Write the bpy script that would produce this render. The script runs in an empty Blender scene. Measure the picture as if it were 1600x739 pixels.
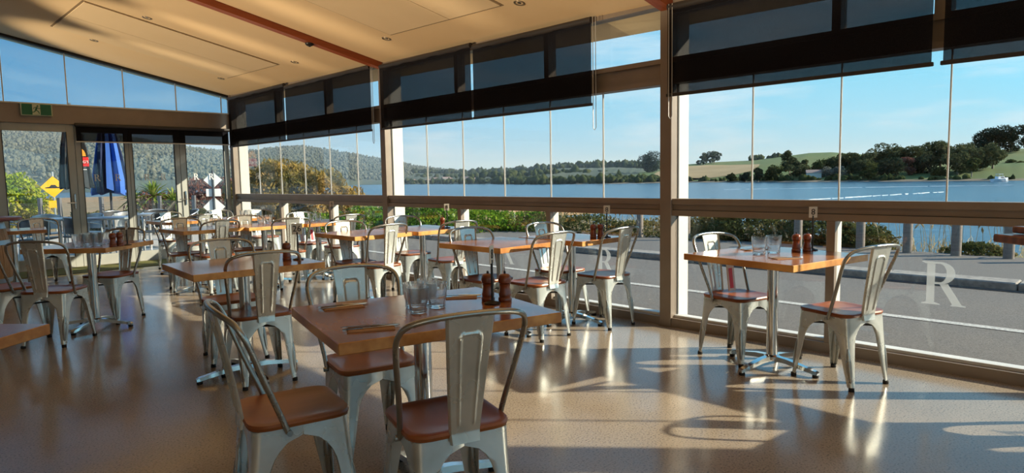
import bpy, bmesh, math, random
import numpy as np
from mathutils import Vector, Matrix
R = math.radians
scene = bpy.context.scene
col = scene.collection
rng = random.Random(7)

# ------------------------------------------------------------------ camera
cam_d = bpy.data.cameras.new('camera'); cam = bpy.data.objects.new('camera', cam_d); col.objects.link(cam)
YAW, PIT, ROLL = 0.774032, -0.0894217, -0.0181626
fw = Vector((math.sin(YAW)*math.cos(PIT), math.cos(YAW)*math.cos(PIT), math.sin(PIT)))
rt = Vector((math.cos(YAW), -math.sin(YAW), 0)); up = rt.cross(fw)
r2 = rt*math.cos(ROLL) + up*math.sin(ROLL); u2 = r2.cross(fw)
m = Matrix((r2, u2, -fw)).transposed().to_4x4(); m.translation = (0, 0, 1.30)
cam.matrix_world = m
cam_d.sensor_width = 36; cam_d.lens = 36*1021.24/1600; cam_d.clip_end = 9000; cam_d.clip_start = 0.05
scene.camera = cam

# ------------------------------------------------------------------ world, sun, exposure
SUN_AZ, SUN_EL = R(-48.5), R(25.5)        # azimuth measured from +x towards +y
sun_dir = Vector((math.cos(SUN_AZ)*math.cos(SUN_EL), math.sin(SUN_AZ)*math.cos(SUN_EL), math.sin(SUN_EL)))
world = bpy.data.worlds.new('sky'); scene.world = world; world.use_nodes = True
nt = world.node_tree; nt.nodes.clear()
def N(t, ty, **kw):
    n = t.nodes.new(ty)
    for k, v in kw.items():
        if k in n.inputs: n.inputs[k].default_value = v
        else: setattr(n, k, v)
    return n
def ramp(t, stops, interp='LINEAR'):
    n = t.nodes.new('ShaderNodeValToRGB'); cr = n.color_ramp; cr.interpolation = interp
    while len(cr.elements) < len(stops): cr.elements.new(0.5)
    for e, (p, c) in zip(cr.elements, stops):
        e.position = p; e.color = (*c, 1) if len(c) == 3 else c
    return n
tc = N(nt, 'ShaderNodeTexCoord'); sep = N(nt, 'ShaderNodeSeparateXYZ'); nt.links.new(tc.outputs['Generated'], sep.inputs[0])
grad = ramp(nt, [(0.0, (.44, .69, .90)), (0.03, (.345, .65, .92)), (0.12, (.25, .62, .92)), (0.30, (.17, .48, .82)), (1.0, (.07, .22, .55))])
nt.links.new(sep.outputs['Z'], grad.inputs[0])
dot = N(nt, 'ShaderNodeVectorMath', operation='DOT_PRODUCT'); dot.inputs[1].default_value = sun_dir
nt.links.new(tc.outputs['Generated'], dot.inputs[0])
glow = ramp(nt, [(0.0, (.82, .82, .86)), (0.35, (.80, .82, .86)), (0.75, (1.02, 1.12, 1.02)), (1.0, (1.6, 1.55, 1.35))])
mr = N(nt, 'ShaderNodeMapRange'); mr.inputs['From Min'].default_value = -1; nt.links.new(dot.outputs['Value'], mr.inputs['Value']); nt.links.new(mr.outputs[0], glow.inputs[0])
mul = N(nt, 'ShaderNodeMix', data_type='RGBA', blend_type='MULTIPLY'); mul.inputs[0].default_value = 1
nt.links.new(grad.outputs[0], mul.inputs[6]); nt.links.new(glow.outputs[0], mul.inputs[7])
mp = N(nt, 'ShaderNodeMapping'); mp.inputs['Scale'].default_value = (1.5, 1.5, 7.5); nt.links.new(tc.outputs['Generated'], mp.inputs[0])
cn = N(nt, 'ShaderNodeTexNoise', Scale=2.6, Detail=7.0, Roughness=.58); nt.links.new(mp.outputs[0], cn.inputs['Vector'])
cr = ramp(nt, [(0.50, (0, 0, 0)), (0.78, (.75, .75, .75))]); nt.links.new(cn.outputs['Fac'], cr.inputs[0])
cm = N(nt, 'ShaderNodeMix', data_type='RGBA'); nt.links.new(cr.outputs[0], cm.inputs[0]); nt.links.new(mul.outputs[2], cm.inputs[6]); cm.inputs[7].default_value = (.86, .90, .95, 1)
bg = N(nt, 'ShaderNodeBackground', Strength=.95); nt.links.new(cm.outputs[2], bg.inputs[0])
wo = N(nt, 'ShaderNodeOutputWorld'); nt.links.new(bg.outputs[0], wo.inputs[0])
sl = bpy.data.lights.new('sun', 'SUN'); sl.energy = 7.2; sl.angle = R(0.6); sl.color = (1.0, .86, .66)
so = bpy.data.objects.new('sun', sl); col.objects.link(so); so.location = sun_dir*50
so.rotation_euler = sun_dir.to_track_quat('Z', 'Y').to_euler()
vs = scene.view_settings; vs.view_transform = 'Standard'; vs.look = 'None'; vs.gamma = 1; vs.use_curve_mapping = False; vs.exposure = 0.34
FILL_W = 1500.0        # power of each fill spot added for the ceiling
cy = scene.cycles; cy.max_bounces = 10; cy.diffuse_bounces = 5; cy.glossy_bounces = 4; cy.transparent_max_bounces = 24; cy.transmission_bounces = 6
cy.sample_clamp_indirect = 6.0; cy.caustics_reflective = False; cy.caustics_refractive = False; cy.use_denoising = True

# ------------------------------------------------------------------ materials
M = {}
def newmat(name):
    mt = bpy.data.materials.new(name); mt.use_nodes = True; t = mt.node_tree; t.nodes.clear()
    out = N(t, 'ShaderNodeOutputMaterial'); M[name] = mt
    return mt, t, out
def pmat(name, c1, c2=None, scale=8, rough=.5, metal=0, bump=0, bscale=None, detail=4, stretch=(1, 1, 1), coat=0, lo=.35, hi=.65, spec=.5, trans=0, rvar=0):
    mt, t, out = newmat(name)
    b = N(t, 'ShaderNodeBsdfPrincipled'); b.inputs['Roughness'].default_value = rough; b.inputs['Metallic'].default_value = metal
    b.inputs['Coat Weight'].default_value = coat; b.inputs['Coat Roughness'].default_value = .12; b.inputs['Specular IOR Level'].default_value = spec
    t.links.new(b.outputs[0], out.inputs[0])
    if c2 is None:
        c2 = tuple(v*.88 for v in c1)
    tcn = N(t, 'ShaderNodeTexCoord'); mpn = N(t, 'ShaderNodeMapping'); mpn.inputs['Scale'].default_value = stretch
    t.links.new(tcn.outputs['Object'], mpn.inputs[0])
    nz = N(t, 'ShaderNodeTexNoise', Scale=float(scale), Detail=float(detail)); t.links.new(mpn.outputs[0], nz.inputs['Vector'])
    rp = ramp(t, [(lo, c1), (hi, c2)]); t.links.new(nz.outputs['Fac'], rp.inputs[0]); t.links.new(rp.outputs[0], b.inputs['Base Color'])
    if rvar:
        m2 = N(t, 'ShaderNodeMapRange'); m2.inputs['To Min'].default_value = rough-rvar; m2.inputs['To Max'].default_value = rough+rvar
        t.links.new(nz.outputs['Fac'], m2.inputs['Value']); t.links.new(m2.outputs[0], b.inputs['Roughness'])
    if bump:
        nb = N(t, 'ShaderNodeTexNoise', Scale=float(bscale or scale*4), Detail=3.0); t.links.new(mpn.outputs[0], nb.inputs['Vector'])
        bp = N(t, 'ShaderNodeBump', Strength=float(bump), Distance=.01); t.links.new(nb.outputs['Fac'], bp.inputs['Height']); t.links.new(bp.outputs[0], b.inputs['Normal'])
    return mt
def wood(name, dark, light, stretch=(1.2, 14, 14), rough=.32, coat=.5, ring=3.0):
    mt, t, out = newmat(name)
    b = N(t, 'ShaderNodeBsdfPrincipled'); b.inputs['Roughness'].default_value = rough; b.inputs['Coat Weight'].default_value = coat; b.inputs['Coat Roughness'].default_value = .14
    t.links.new(b.outputs[0], out.inputs[0])
    tcn = N(t, 'ShaderNodeTexCoord'); mpn = N(t, 'ShaderNodeMapping'); mpn.inputs['Scale'].default_value = stretch; t.links.new(tcn.outputs['Object'], mpn.inputs[0])
    oi = N(t, 'ShaderNodeObjectInfo'); ad = N(t, 'ShaderNodeVectorMath', operation='ADD'); sc = N(t, 'ShaderNodeVectorMath', operation='SCALE'); sc.inputs[0].default_value = (31, 17, 23)
    t.links.new(oi.outputs['Random'], sc.inputs['Scale']); t.links.new(mpn.outputs[0], ad.inputs[0]); t.links.new(sc.outputs[0], ad.inputs[1])
    w = N(t, 'ShaderNodeTexWave', wave_type='BANDS', bands_direction='Y', Scale=.55, Distortion=ring, Detail=3.0); w.inputs['Detail Scale'].default_value = 1.4
    t.links.new(ad.outputs[0], w.inputs['Vector'])
    nz = N(t, 'ShaderNodeTexNoise', Scale=2.2, Detail=6.0); t.links.new(ad.outputs[0], nz.inputs['Vector'])
    mx = N(t, 'ShaderNodeMix', data_type='RGBA'); mx.inputs[0].default_value = .45; t.links.new(w.outputs['Color'], mx.inputs[6]); t.links.new(nz.outputs['Fac'], mx.inputs[7])
    rp = ramp(t, [(.2, dark), (.75, light)]); t.links.new(mx.outputs[2], rp.inputs[0]); t.links.new(rp.outputs[0], b.inputs['Base Color'])
    return mt
def glassmat(name, tint=(.96, .985, .98), f0=.04, rough=0.0, haze=0.0):
    mt, t, out = newmat(name)
    lw = N(t, 'ShaderNodeLayerWeight', Blend=.5)
    p = N(t, 'ShaderNodeMath', operation='POWER'); p.inputs[1].default_value = 5; t.links.new(lw.outputs['Facing'], p.inputs[0])
    ma = N(t, 'ShaderNodeMath', operation='MULTIPLY_ADD'); ma.inputs[1].default_value = 1-f0; ma.inputs[2].default_value = f0; t.links.new(p.outputs[0], ma.inputs[0])
    tr = N(t, 'ShaderNodeBsdfTransparent', Color=(*tint, 1)); gl = N(t, 'ShaderNodeBsdfGlossy', Roughness=rough)
    mx = N(t, 'ShaderNodeMixShader'); t.links.new(ma.outputs[0], mx.inputs[0]); t.links.new(tr.outputs[0], mx.inputs[1]); t.links.new(gl.outputs[0], mx.inputs[2])
    last = mx
    if haze:
        df = N(t, 'ShaderNodeBsdfDiffuse', Color=(.85, .87, .88, 1)); tl = N(t, 'ShaderNodeBsdfTranslucent', Color=(.85, .87, .88, 1))
        m2 = N(t, 'ShaderNodeMixShader'); m2.inputs[0].default_value = .5; t.links.new(df.outputs[0], m2.inputs[1]); t.links.new(tl.outputs[0], m2.inputs[2])
        m3 = N(t, 'ShaderNodeMixShader'); m3.inputs[0].default_value = haze; t.links.new(mx.outputs[0], m3.inputs[1]); t.links.new(m2.outputs[0], m3.inputs[2]); last = m3
    t.links.new(last.outputs[0], out.inputs[0]); return mt
def leafmat(name, a, b_, c, scale=.9):
    mt, t, out = newmat(name)
    tcn = N(t, 'ShaderNodeTexCoord'); nz = N(t, 'ShaderNodeTexNoise', Scale=float(scale), Detail=5.0, Roughness=.7); t.links.new(tcn.outputs['Object'], nz.inputs['Vector'])
    rp = ramp(t, [(.36, a), (.5, b_), (.64, c)]); t.links.new(nz.outputs['Fac'], rp.inputs[0])
    df = N(t, 'ShaderNodeBsdfDiffuse'); tl = N(t, 'ShaderNodeBsdfTranslucent'); t.links.new(rp.outputs[0], df.inputs[0]); t.links.new(rp.outputs[0], tl.inputs[0])
    mx = N(t, 'ShaderNodeMixShader'); mx.inputs[0].default_value = .35; t.links.new(df.outputs[0], mx.inputs[1]); t.links.new(tl.outputs[0], mx.inputs[2]); t.links.new(mx.outputs[0], out.inputs[0])
    return mt

# polished aggregate floor
mt, t, out = newmat('floor')
b = N(t, 'ShaderNodeBsdfPrincipled'); t.links.new(b.outputs[0], out.inputs[0]); b.inputs['Roughness'].default_value = .16; b.inputs['Specular IOR Level'].default_value = .55
tcn = N(t, 'ShaderNodeTexCoord')
n1 = N(t, 'ShaderNodeTexNoise', Scale=1.1, Detail=5.0); n2 = N(t, 'ShaderNodeTexNoise', Scale=100.0, Detail=2.0, Roughness=.6); vo = N(t, 'ShaderNodeTexVoronoi', Scale=60.0)
for n in (n1, n2, vo): t.links.new(tcn.outputs['Object'], n.inputs['Vector'])
ra = ramp(t, [(.3, (.29, .235, .175)), (.7, (.41, .345, .27))]); t.links.new(n1.outputs['Fac'], ra.inputs[0])
rb = ramp(t, [(.32, (.22, .19, .16)), (.45, (1, 1, 1)), (.58, (1, 1, 1)), (.70, (1.4, 1.35, 1.25))]); t.links.new(n2.outputs['Fac'], rb.inputs[0])
mx = N(t, 'ShaderNodeMix', data_type='RGBA', blend_type='MULTIPLY'); mx.inputs[0].default_value = .8; t.links.new(ra.outputs[0], mx.inputs[6]); t.links.new(rb.outputs[0], mx.inputs[7])
rc = ramp(t, [(.06, (.35, .3, .25)), (.14, (1, 1, 1))]); t.links.new(vo.outputs['Distance'], rc.inputs[0])
mx2 = N(t, 'ShaderNodeMix', data_type='RGBA', blend_type='MULTIPLY'); mx2.inputs[0].default_value = .5; t.links.new(mx.outputs[2], mx2.inputs[6]); t.links.new(rc.outputs[0], mx2.inputs[7]); t.links.new(mx2.outputs[2], b.inputs['Base Color'])
n3 = N(t, 'ShaderNodeTexNoise', Scale=3.0, Detail=3.0); t.links.new(tcn.outputs['Object'], n3.inputs['Vector'])
rr = N(t, 'ShaderNodeMapRange'); rr.inputs['To Min'].default_value = .10; rr.inputs['To Max'].default_value = .26; t.links.new(n3.outputs['Fac'], rr.inputs['Value']); t.links.new(rr.outputs[0], b.inputs['Roughness'])
bp = N(t, 'ShaderNodeBump', Strength=.06, Distance=.01); n4 = N(t, 'ShaderNodeTexNoise', Scale=9.0, Detail=4.0); t.links.new(tcn.outputs['Object'], n4.inputs['Vector']); t.links.new(n4.outputs['Fac'], bp.inputs['Height']); t.links.new(bp.outputs[0], b.inputs['Normal'])

pmat('ceiling', (.92, .69, .42), (.90, .67, .40), 1.5, .7)
pmat('ceiling_panel', (.90, .70, .45), (.88, .68, .43), 2, .7)
pmat('groove_shade', (.30, .21, .12), None, 3, .8)  # darkened ceiling tone for panel joints and the shadow along their edges
pmat('beam', (.42, .10, .028), (.34, .075, .02), 3, .45, stretch=(1, 12, 12))
pmat('plaster', (.82, .80, .76), (.80, .78, .74), 2, .8)
pmat('frame', (.31, .25, .20), (.28, .225, .18), 5, .42, .25)
pmat('post', (.74, .71, .65), (.70, .67, .61), 5, .45)  # paler sunlit tone of the posts, painted in; frame holds their shaded tone
pmat('doorframe', (.44, .45, .41), (.40, .41, .38), 5, .42, .2)
pmat('gasket', (.02, .02, .02), None, 5, .7)
pmat('seal', (.80, .80, .78), None, 5, .5)
glassmat('glass');
mt = glassmat('tumbler', (.95, .96, .965), .10, .02)
t = mt.node_tree; gb = N(t, 'ShaderNodeBsdfGlass', Roughness=.0, IOR=1.3); mx = N(t, 'ShaderNodeMixShader'); mx.inputs[0].default_value = .8; out = [n for n in t.nodes if n.type == 'OUTPUT_MATERIAL'][0]
t.links.new(out.inputs[0].links[0].from_socket, mx.inputs[1]); t.links.new(gb.outputs[0], mx.inputs[2]); t.links.new(mx.outputs[0], out.inputs[0])
glassmat('frost', (.9, .92, .93), .04, .25, .30)
glassmat('clerestory', (.70, .90, 1.0), .05, 0, .20)
mt, t, out = newmat('blind')
tcn = N(t, 'ShaderNodeTexCoord'); df = N(t, 'ShaderNodeBsdfDiffuse', Color=(.012, .012, .016, 1)); tr = N(t, 'ShaderNodeBsdfTransparent', Color=(.95, .96, 1, 1))
wv = N(t, 'ShaderNodeTexNoise', Scale=240.0, Detail=1.0); t.links.new(tcn.outputs['Object'], wv.inputs['Vector'])
mr = N(t, 'ShaderNodeMapRange'); mr.inputs['To Min'].default_value = .01; mr.inputs['To Max'].default_value = .11; t.links.new(wv.outputs['Fac'], mr.inputs['Value'])
mx = N(t, 'ShaderNodeMixShader'); t.links.new(mr.outputs[0], mx.inputs[0]); t.links.new(df.outputs[0], mx.inputs[1]); t.links.new(tr.outputs[0], mx.inputs[2]); t.links.new(mx.outputs[0], out.inputs[0])
pmat('blindrail', (.035, .03, .03), None, 5, .5)
pmat('chain', (.55, .53, .5), None, 5, .4, .6)
wood('tabletop', (.26, .080, .020), (.46, .175, .050), (14, 1.2, 14), .26, .55)
wood('tableedge', (.48, .19, .045), (.82, .42, .13), (14, 1.2, 14), .38, .2)
wood('seatwood', (.20, .050, .012), (.36, .105, .028), (7, 1.0, 7), .38, .12, 5.0)
wood('darkwood', (.12, .03, .012), (.22, .06, .022), (1.2, 14, 14), .4, .2)
pmat('steel', (.78, .80, .76), (.52, .545, .515), 5, .27, .62, rvar=.08, detail=3, lo=.40, hi=.72)
pmat('tube', (.46, .455, .42), (.34, .34, .32), 6, .28, .88, rvar=.08)
pmat('chrome', (.72, .72, .70), None, 5, .14, 1.0, rvar=.04)
pmat('rubber', (.012, .012, .012), None, 5, .6)
pmat('millwood', (.26, .060, .018), (.17, .038, .012), 20, .32, coat=.4)
pmat('black', (.010, .010, .011), None, 5, .4)
pmat('card', (.80, .76, .66), None, 8, .6)
pmat('ink', (.015, .013, .013), None, 8, .7)
pmat('napkin', (.42, .24, .13), (.38, .21, .11), 30, .8)
pmat('whitepaper', (.85, .84, .82), None, 8, .6)
pmat('redpaper', (.75, .04, .06), None, 8, .5)
pmat('barrel', (.45, .24, .09), (.34, .17, .06), 6, .55, stretch=(6, 6, 1))
pmat('hoopiron', (.40, .46, .52), None, 6, .4, .7)
pmat('redtop', (.22, .05, .03), None, 6, .35)
pmat('mat', (.20, .19, .035), (.13, .13, .03), 90, .95, bump=.6)
pmat('yellowpaint', (.85, .66, .03), None, 6, .5)
pmat('exitgreen', (.012, .16, .075), None, 6, .4)
pmat('exitwhite', (.62, .68, .50), None, 6, .4)
pmat('downlight', (.32, .25, .17), None, 6, .35, .5)
pmat('asphalt', (.20, .182, .165), (.105, .096, .088), 70, .9, bump=.5, bscale=160, detail=8, lo=.3, hi=.7)
pmat('roadpaint', (.62, .60, .55), (.34, .33, .31), 40, .8)
pmat('kerbstone', (.34, .31, .27), (.22, .2, .18), 14, .85)
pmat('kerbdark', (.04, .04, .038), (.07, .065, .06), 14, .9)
pmat('patio', (.50, .46, .40), (.42, .38, .33), 5, .8)
pmat('earth', (.34, .21, .11), (.24, .17, .09), .35, .95, detail=8)
pmat('verge', (.23, .18, .08), (.15, .145, .05), 2.2, .95, detail=8)
pmat('timberpost', (.24, .20, .17), (.17, .14, .12), 8, .8, stretch=(1, 1, 8))
pmat('fencepost', (.15, .15, .16), None, 5, .5)
pmat('alu', (.60, .61, .62), None, 8, .32, .7)
pmat('darkplastic', (.05, .055, .065), None, 8, .4)
pmat('umbrellablue', (.035, .13, .48), (.03, .11, .42), 3, .75)
pmat('umbrellanavy', (.008, .018, .075), None, 3, .75)
pmat('umbrellablack', (.012, .012, .013), None, 3, .8)
pmat('signyellow', (.90, .48, .01), None, 3, .5)
pmat('signwhite', (.86, .87, .86), None, 3, .5)
pmat('labelred', (.70, .03, .03), None, 3, .5)
pmat('labelorange', (.85, .35, .04), None, 3, .5)
pmat('boatwhite', (.85, .86, .88), None, 3, .4)
pmat('housewall', (.72, .69, .64), (.6, .56, .5), .05, .8)
pmat('houseroof', (.26, .22, .21), (.36, .2, .15), .05, .8)
pmat('trunk', (.30, .25, .20), (.20, .16, .12), 4, .9)
leafmat('leafgreen', (.035, .10, .015), (.11, .23, .025), (.30, .36, .04), 1.4)
leafmat('leafyellow', (.16, .26, .02), (.38, .42, .04), (.46, .33, .10), .9)
leafmat('leafautumn', (.15, .14, .04), (.36, .25, .07), (.46, .28, .10), .9)
leafmat('leafdark', (.03, .045, .015), (.09, .10, .035), (.22, .17, .07), 1.6)
leafmat('leafyucca', (.06, .15, .02), (.22, .30, .05), (.42, .42, .12), 2.0)
leafmat('reed', (.30, .23, .12), (.52, .42, .26), (.72, .62, .44), 1.2)
leafmat('gum', (.035, .048, .026), (.075, .092, .045), (.15, .15, .08), .35)
leafmat('pine', (.012, .024, .018), (.028, .045, .030), (.055, .07, .045), .35)
leafmat('bushfar', (.025, .04, .02), (.06, .08, .03), (.12, .13, .05), .4)
leafmat('russet', (.12, .055, .045), (.22, .10, .08), (.28, .15, .11), .4)
leafmat('silver', (.12, .13, .11), (.19, .20, .17), (.27, .27, .22), .4)
leafmat('forest', (.115, .13, .10), (.17, .185, .135), (.26, .255, .19), .22)
pmat('hillgrass', (.07, .12, .022), (.11, .135, .034), .03, .95, detail=8)
pmat('hillforest', (.05, .075, .045), (.09, .10, .06), .03, .95, detail=8)
pmat('farmountain', (.06, .09, .06), (.08, .10, .07), .002, 1.0)
pmat('straw', (.36, .26, .13), (.27, .195, .09), .05, .95, detail=8)
pmat('shorebank', (.10, .085, .06), (.22, .17, .11), .06, .95, detail=6)
# lake
mt, t, out = newmat('lake')
b = N(t, 'ShaderNodeBsdfPrincipled'); t.links.new(b.outputs[0], out.inputs[0]); b.inputs['Roughness'].default_value = .22
tcn = N(t, 'ShaderNodeTexCoord'); mpn = N(t, 'ShaderNodeMapping'); mpn.inputs['Scale'].default_value = (1, .4, 1); mpn.inputs['Rotation'].default_value = (0, 0, R(40)); t.links.new(tcn.outputs['Object'], mpn.inputs[0])
nz = N(t, 'ShaderNodeTexNoise', Scale=.5, Detail=7.0, Roughness=.62); t.links.new(mpn.outputs[0], nz.inputs['Vector'])
rp = ramp(t, [(.3, (.004, .028, .07)), (.55, (.009, .055, .12)), (.72, (.05, .14, .24))]); t.links.new(nz.outputs['Fac'], rp.inputs[0]); t.links.new(rp.outputs[0], b.inputs['Base Color'])
bp = N(t, 'ShaderNodeBump', Strength=.9, Distance=.25); t.links.new(nz.outputs['Fac'], bp.inputs['Height']); t.links.new(bp.outputs[0], b.inputs['Normal'])
pmat('foam', (.75, .80, .84), (.35, .48, .58), .6, .7)

# ------------------------------------------------------------------ mesh helpers
class MB:
    def __init__(s): s.v = []; s.f = []
    def add(s, vs, fs):
        o = len(s.v); s.v += [tuple(p) for p in vs]; s.f += [tuple(i+o for i in f) for f in fs]; return s
    def box(s, x0, y0, z0, x1, y1, z1):
        return s.add([(x0, y0, z0), (x1, y0, z0), (x1, y1, z0), (x0, y1, z0), (x0, y0, z1), (x1, y0, z1), (x1, y1, z1), (x0, y1, z1)],
                     [(0, 3, 2, 1), (4, 5, 6, 7), (0, 1, 5, 4), (1, 2, 6, 5), (2, 3, 7, 6), (3, 0, 4, 7)])
    def beam(s, p, q, w, h):
        p = Vector(p); q = Vector(q); d = (q-p).normalized(); u = Vector((0, 0, 1)) if abs(d.z) < .95 else Vector((0, 1, 0))
        a = d.cross(u).normalized()*w/2; c = a.cross(d).normalized()*h/2
        vs_ = [p-a-c, p+a-c, p+a+c, p-a+c, q-a-c, q+a-c, q+a+c, q-a+c]
        return s.add(vs_, [(0, 3, 2, 1), (4, 5, 6, 7), (0, 1, 5, 4), (1, 2, 6, 5), (2, 3, 7, 6), (3, 0, 4, 7)])
    def tube(s, path, r, n=8, cap=True):
        P = [Vector(p) for p in path]; k = len(P); rs = r if isinstance(r, (list, tuple)) else [r]*k
        nv = None; rings = []
        for i in range(k):
            d = (P[min(i+1, k-1)]-P[max(i-1, 0)]).normalized()
            if nv is None: nv = d.orthogonal().normalized()
            else: nv = (nv - d*nv.dot(d)).normalized()
            bi = d.cross(nv)
            rings.append([P[i]+(nv*math.cos(2*math.pi*j/n)+bi*math.sin(2*math.pi*j/n))*rs[i] for j in range(n)])
        o = [p for rg in rings for p in rg]; fs = []
        for i in range(k-1):
            for j in range(n): fs.append((i*n+j, i*n+(j+1) % n, (i+1)*n+(j+1) % n, (i+1)*n+j))
        if cap: fs += [tuple(range(n-1, -1, -1)), tuple((k-1)*n+j for j in range(n))]
        return s.add(o, fs)
    def lathe(s, prof, n=16, c=(0, 0, 0), cap=True):
        k = len(prof); o = []; fs = []
        for (r, z) in prof:
            for j in range(n): a = 2*math.pi*j/n; o.append((c[0]+r*math.cos(a), c[1]+r*math.sin(a), c[2]+z))
        for i in range(k-1):
            for j in range(n): fs.append((i*n+j, i*n+(j+1) % n, (i+1)*n+(j+1) % n, (i+1)*n+j))
        if cap: fs += [tuple(range(n-1, -1, -1)), tuple((k-1)*n+j for j in range(n))]
        return s.add(o, fs)
    def prism(s, poly, z0, z1):
        k = len(poly)
        return s.add([(x, y, z0) for x, y in poly]+[(x, y, z1) for x, y in poly],
                     [tuple(range(k-1, -1, -1)), tuple(range(k, 2*k))]+[(i, (i+1) % k, k+(i+1) % k, k+i) for i in range(k)])
    def xform(s, mtx): s.v = [tuple(mtx @ Vector(p)) for p in s.v]; return s
    def mesh(s, name, mat, smooth=None, bevel=0, seg=1):
        me = bpy.data.meshes.new(name); me.from_pydata(s.v, [], s.f)
        if bevel:
            bm = bmesh.new(); bm.from_mesh(me); bmesh.ops.bevel(bm, geom=bm.edges[:], offset=bevel, segments=seg, affect='EDGES'); bm.to_mesh(me); bm.free()
        for x in (mat if isinstance(mat, (list, tuple)) else [mat]): me.materials.append(M[x])
        if smooth is not None:
            me.polygons.foreach_set('use_smooth', [True]*len(me.polygons)); me.set_sharp_from_angle(angle=R(smooth))
        me.update(); return me
    def build(s, name, mat, parent=None, smooth=None, bevel=0, seg=1, loc=None):
        return ob(name, s.mesh(name, mat, smooth, bevel, seg), parent, loc)
def ob(name, data, parent=None, loc=None, rz=0):
    o = bpy.data.objects.new(name, data); col.objects.link(o)
    if parent is not None: o.parent = parent
    if loc is not None: o.location = loc
    if rz: o.rotation_euler.z = rz
    return o
def tag(o, label=None, cat=None, group=None, kind=None):
    if label: o['label'] = label
    if cat: o['category'] = cat
    if group: o['group'] = group
    if kind: o['kind'] = kind
    return o
def thing(name, label, cat, loc=(0, 0, 0), rz=0, group=None, kind=None):
    return tag(ob(name, None, None, loc, rz), label, cat, group, kind)
def struct(name, loc=(0, 0, 0), label=None): return tag(ob(name, None, None, loc), label, None, None, 'structure')
def copy_tree(o, parent=None):
    c = o.copy(); col.objects.link(c)
    c.parent = parent
    for ch in list(o.children): copy_tree(ch, c)
    return c
def spline(pts, n=6):
    P = [Vector(p) for p in pts]; out = []
    for i in range(len(P)-1):
        a, b_, c, d = P[max(i-1, 0)], P[i], P[i+1], P[min(i+2, len(P)-1)]
        for j in range(n):
            t_ = j/n; out.append(.5*((2*b_)+(c-a)*t_+(2*a-5*b_+4*c-d)*t_**2+(3*b_-a-3*c+d)*t_**3))
    out.append(P[-1]); return out
def text_mesh(s, size, name, mat, depth=.001):
    cu = bpy.data.curves.new(name, 'FONT'); cu.body = s; cu.size = size; cu.align_x = 'CENTER'; cu.align_y = 'CENTER'; cu.extrude = depth; cu.resolution_u = 3
    o = bpy.data.objects.new(name, cu); col.objects.link(o); bpy.context.view_layer.update()
    me = bpy.data.meshes.new_from_object(o.evaluated_get(bpy.context.evaluated_depsgraph_get()))
    bpy.data.objects.remove(o); bpy.data.curves.remove(cu); me.name = name; me.materials.clear(); me.materials.append(M[mat]); return me
def join_boxes(name, mat, parent, boxes, bevel=0, smooth=None):
    mb = MB()
    for bx in boxes: mb.box(*bx)
    return mb.build(name, mat, parent, smooth, bevel)

# ------------------------------------------------------------------ the room
XW, YE = 4.84, 12.35          # window wall inner face, end wall inner face
XL, YB = -4.2, -5.6           # far sides of the room
def ceil_z(x, y): return 2.68+.0178*y+.205*(XW-x)
fl = MB().box(XL-.2, YB-.2, -.12, XW+.16, YE+.14, 0).build('floor', 'floor'); tag(fl, 'polished speckled concrete floor', kind='structure')
mb = MB(); cs = [(XL-.2, YB-.2), (XW+.5, YB-.2), (XW+.5, YE+.45), (XL-.2, YE+.45)]
mb.add([(x, y, ceil_z(x, y)) for x, y in cs]+[(x, y, ceil_z(x, y)+.18) for x, y in cs], [(0, 1, 2, 3), (7, 6, 5, 4), (0, 4, 5, 1), (1, 5, 6, 2), (2, 6, 7, 3), (3, 7, 4, 0)])
ce = mb.build('ceiling', 'ceiling'); tag(ce, 'sloping tan plasterboard ceiling', kind='structure')
def ceil_slab(x0, y0, x1, y1, t0, t1):
    q = [(x0, y0), (x1, y0), (x1, y1), (x0, y1)]
    return MB().add([(x, y, ceil_z(x, y)-t1) for x, y in q]+[(x, y, ceil_z(x, y)-t0) for x, y in q], [(0, 3, 2, 1), (4, 5, 6, 7), (0, 1, 5, 4), (1, 2, 6, 5), (2, 3, 7, 6), (3, 0, 4, 7)])
for (x0, x1, y0, y1, ys) in ((1.92, 4.27, 9.0, 10.88, 9.93), (1.92, 4.27, 4.42, 6.24, 5.18), (1.92, 4.27, -.3, 1.6, .6)):
    ceil_slab(x0, y0, x1, y1, -.002, .004).build('panel_edge_shade', 'groove_shade', ce)  # dark border and seam, with the panels' edge shadow painted in
    ceil_slab(x0+.025, y0+.025, x1-.025, ys-.004, .0, .012).build('ceiling_panel', 'ceiling_panel', ce)
    ceil_slab(x0+.025, ys+.004, x1-.025, y1-.025, .0, .012).build('ceiling_panel', 'ceiling_panel', ce)
for i, y in enumerate((7.33, 3.06, -1.2, -5.4)):
    mb = MB(); a, bb = y-.055, y+.055
    q = [(XL, a), (XW+.1, a), (XW+.1, bb), (XL, bb)]
    mb.add([(x, yy, ceil_z(x, yy)-.075) for x, yy in q]+[(x, yy, ceil_z(x, yy)+.01) for x, yy in q], [(0, 3, 2, 1), (4, 5, 6, 7), (0, 1, 5, 4), (1, 2, 6, 5), (2, 3, 7, 6), (3, 0, 4, 7)])
    tag(mb.build('trim_%d' % (i+1), 'beam'), 'red brown timber ceiling beam', kind='structure')
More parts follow.
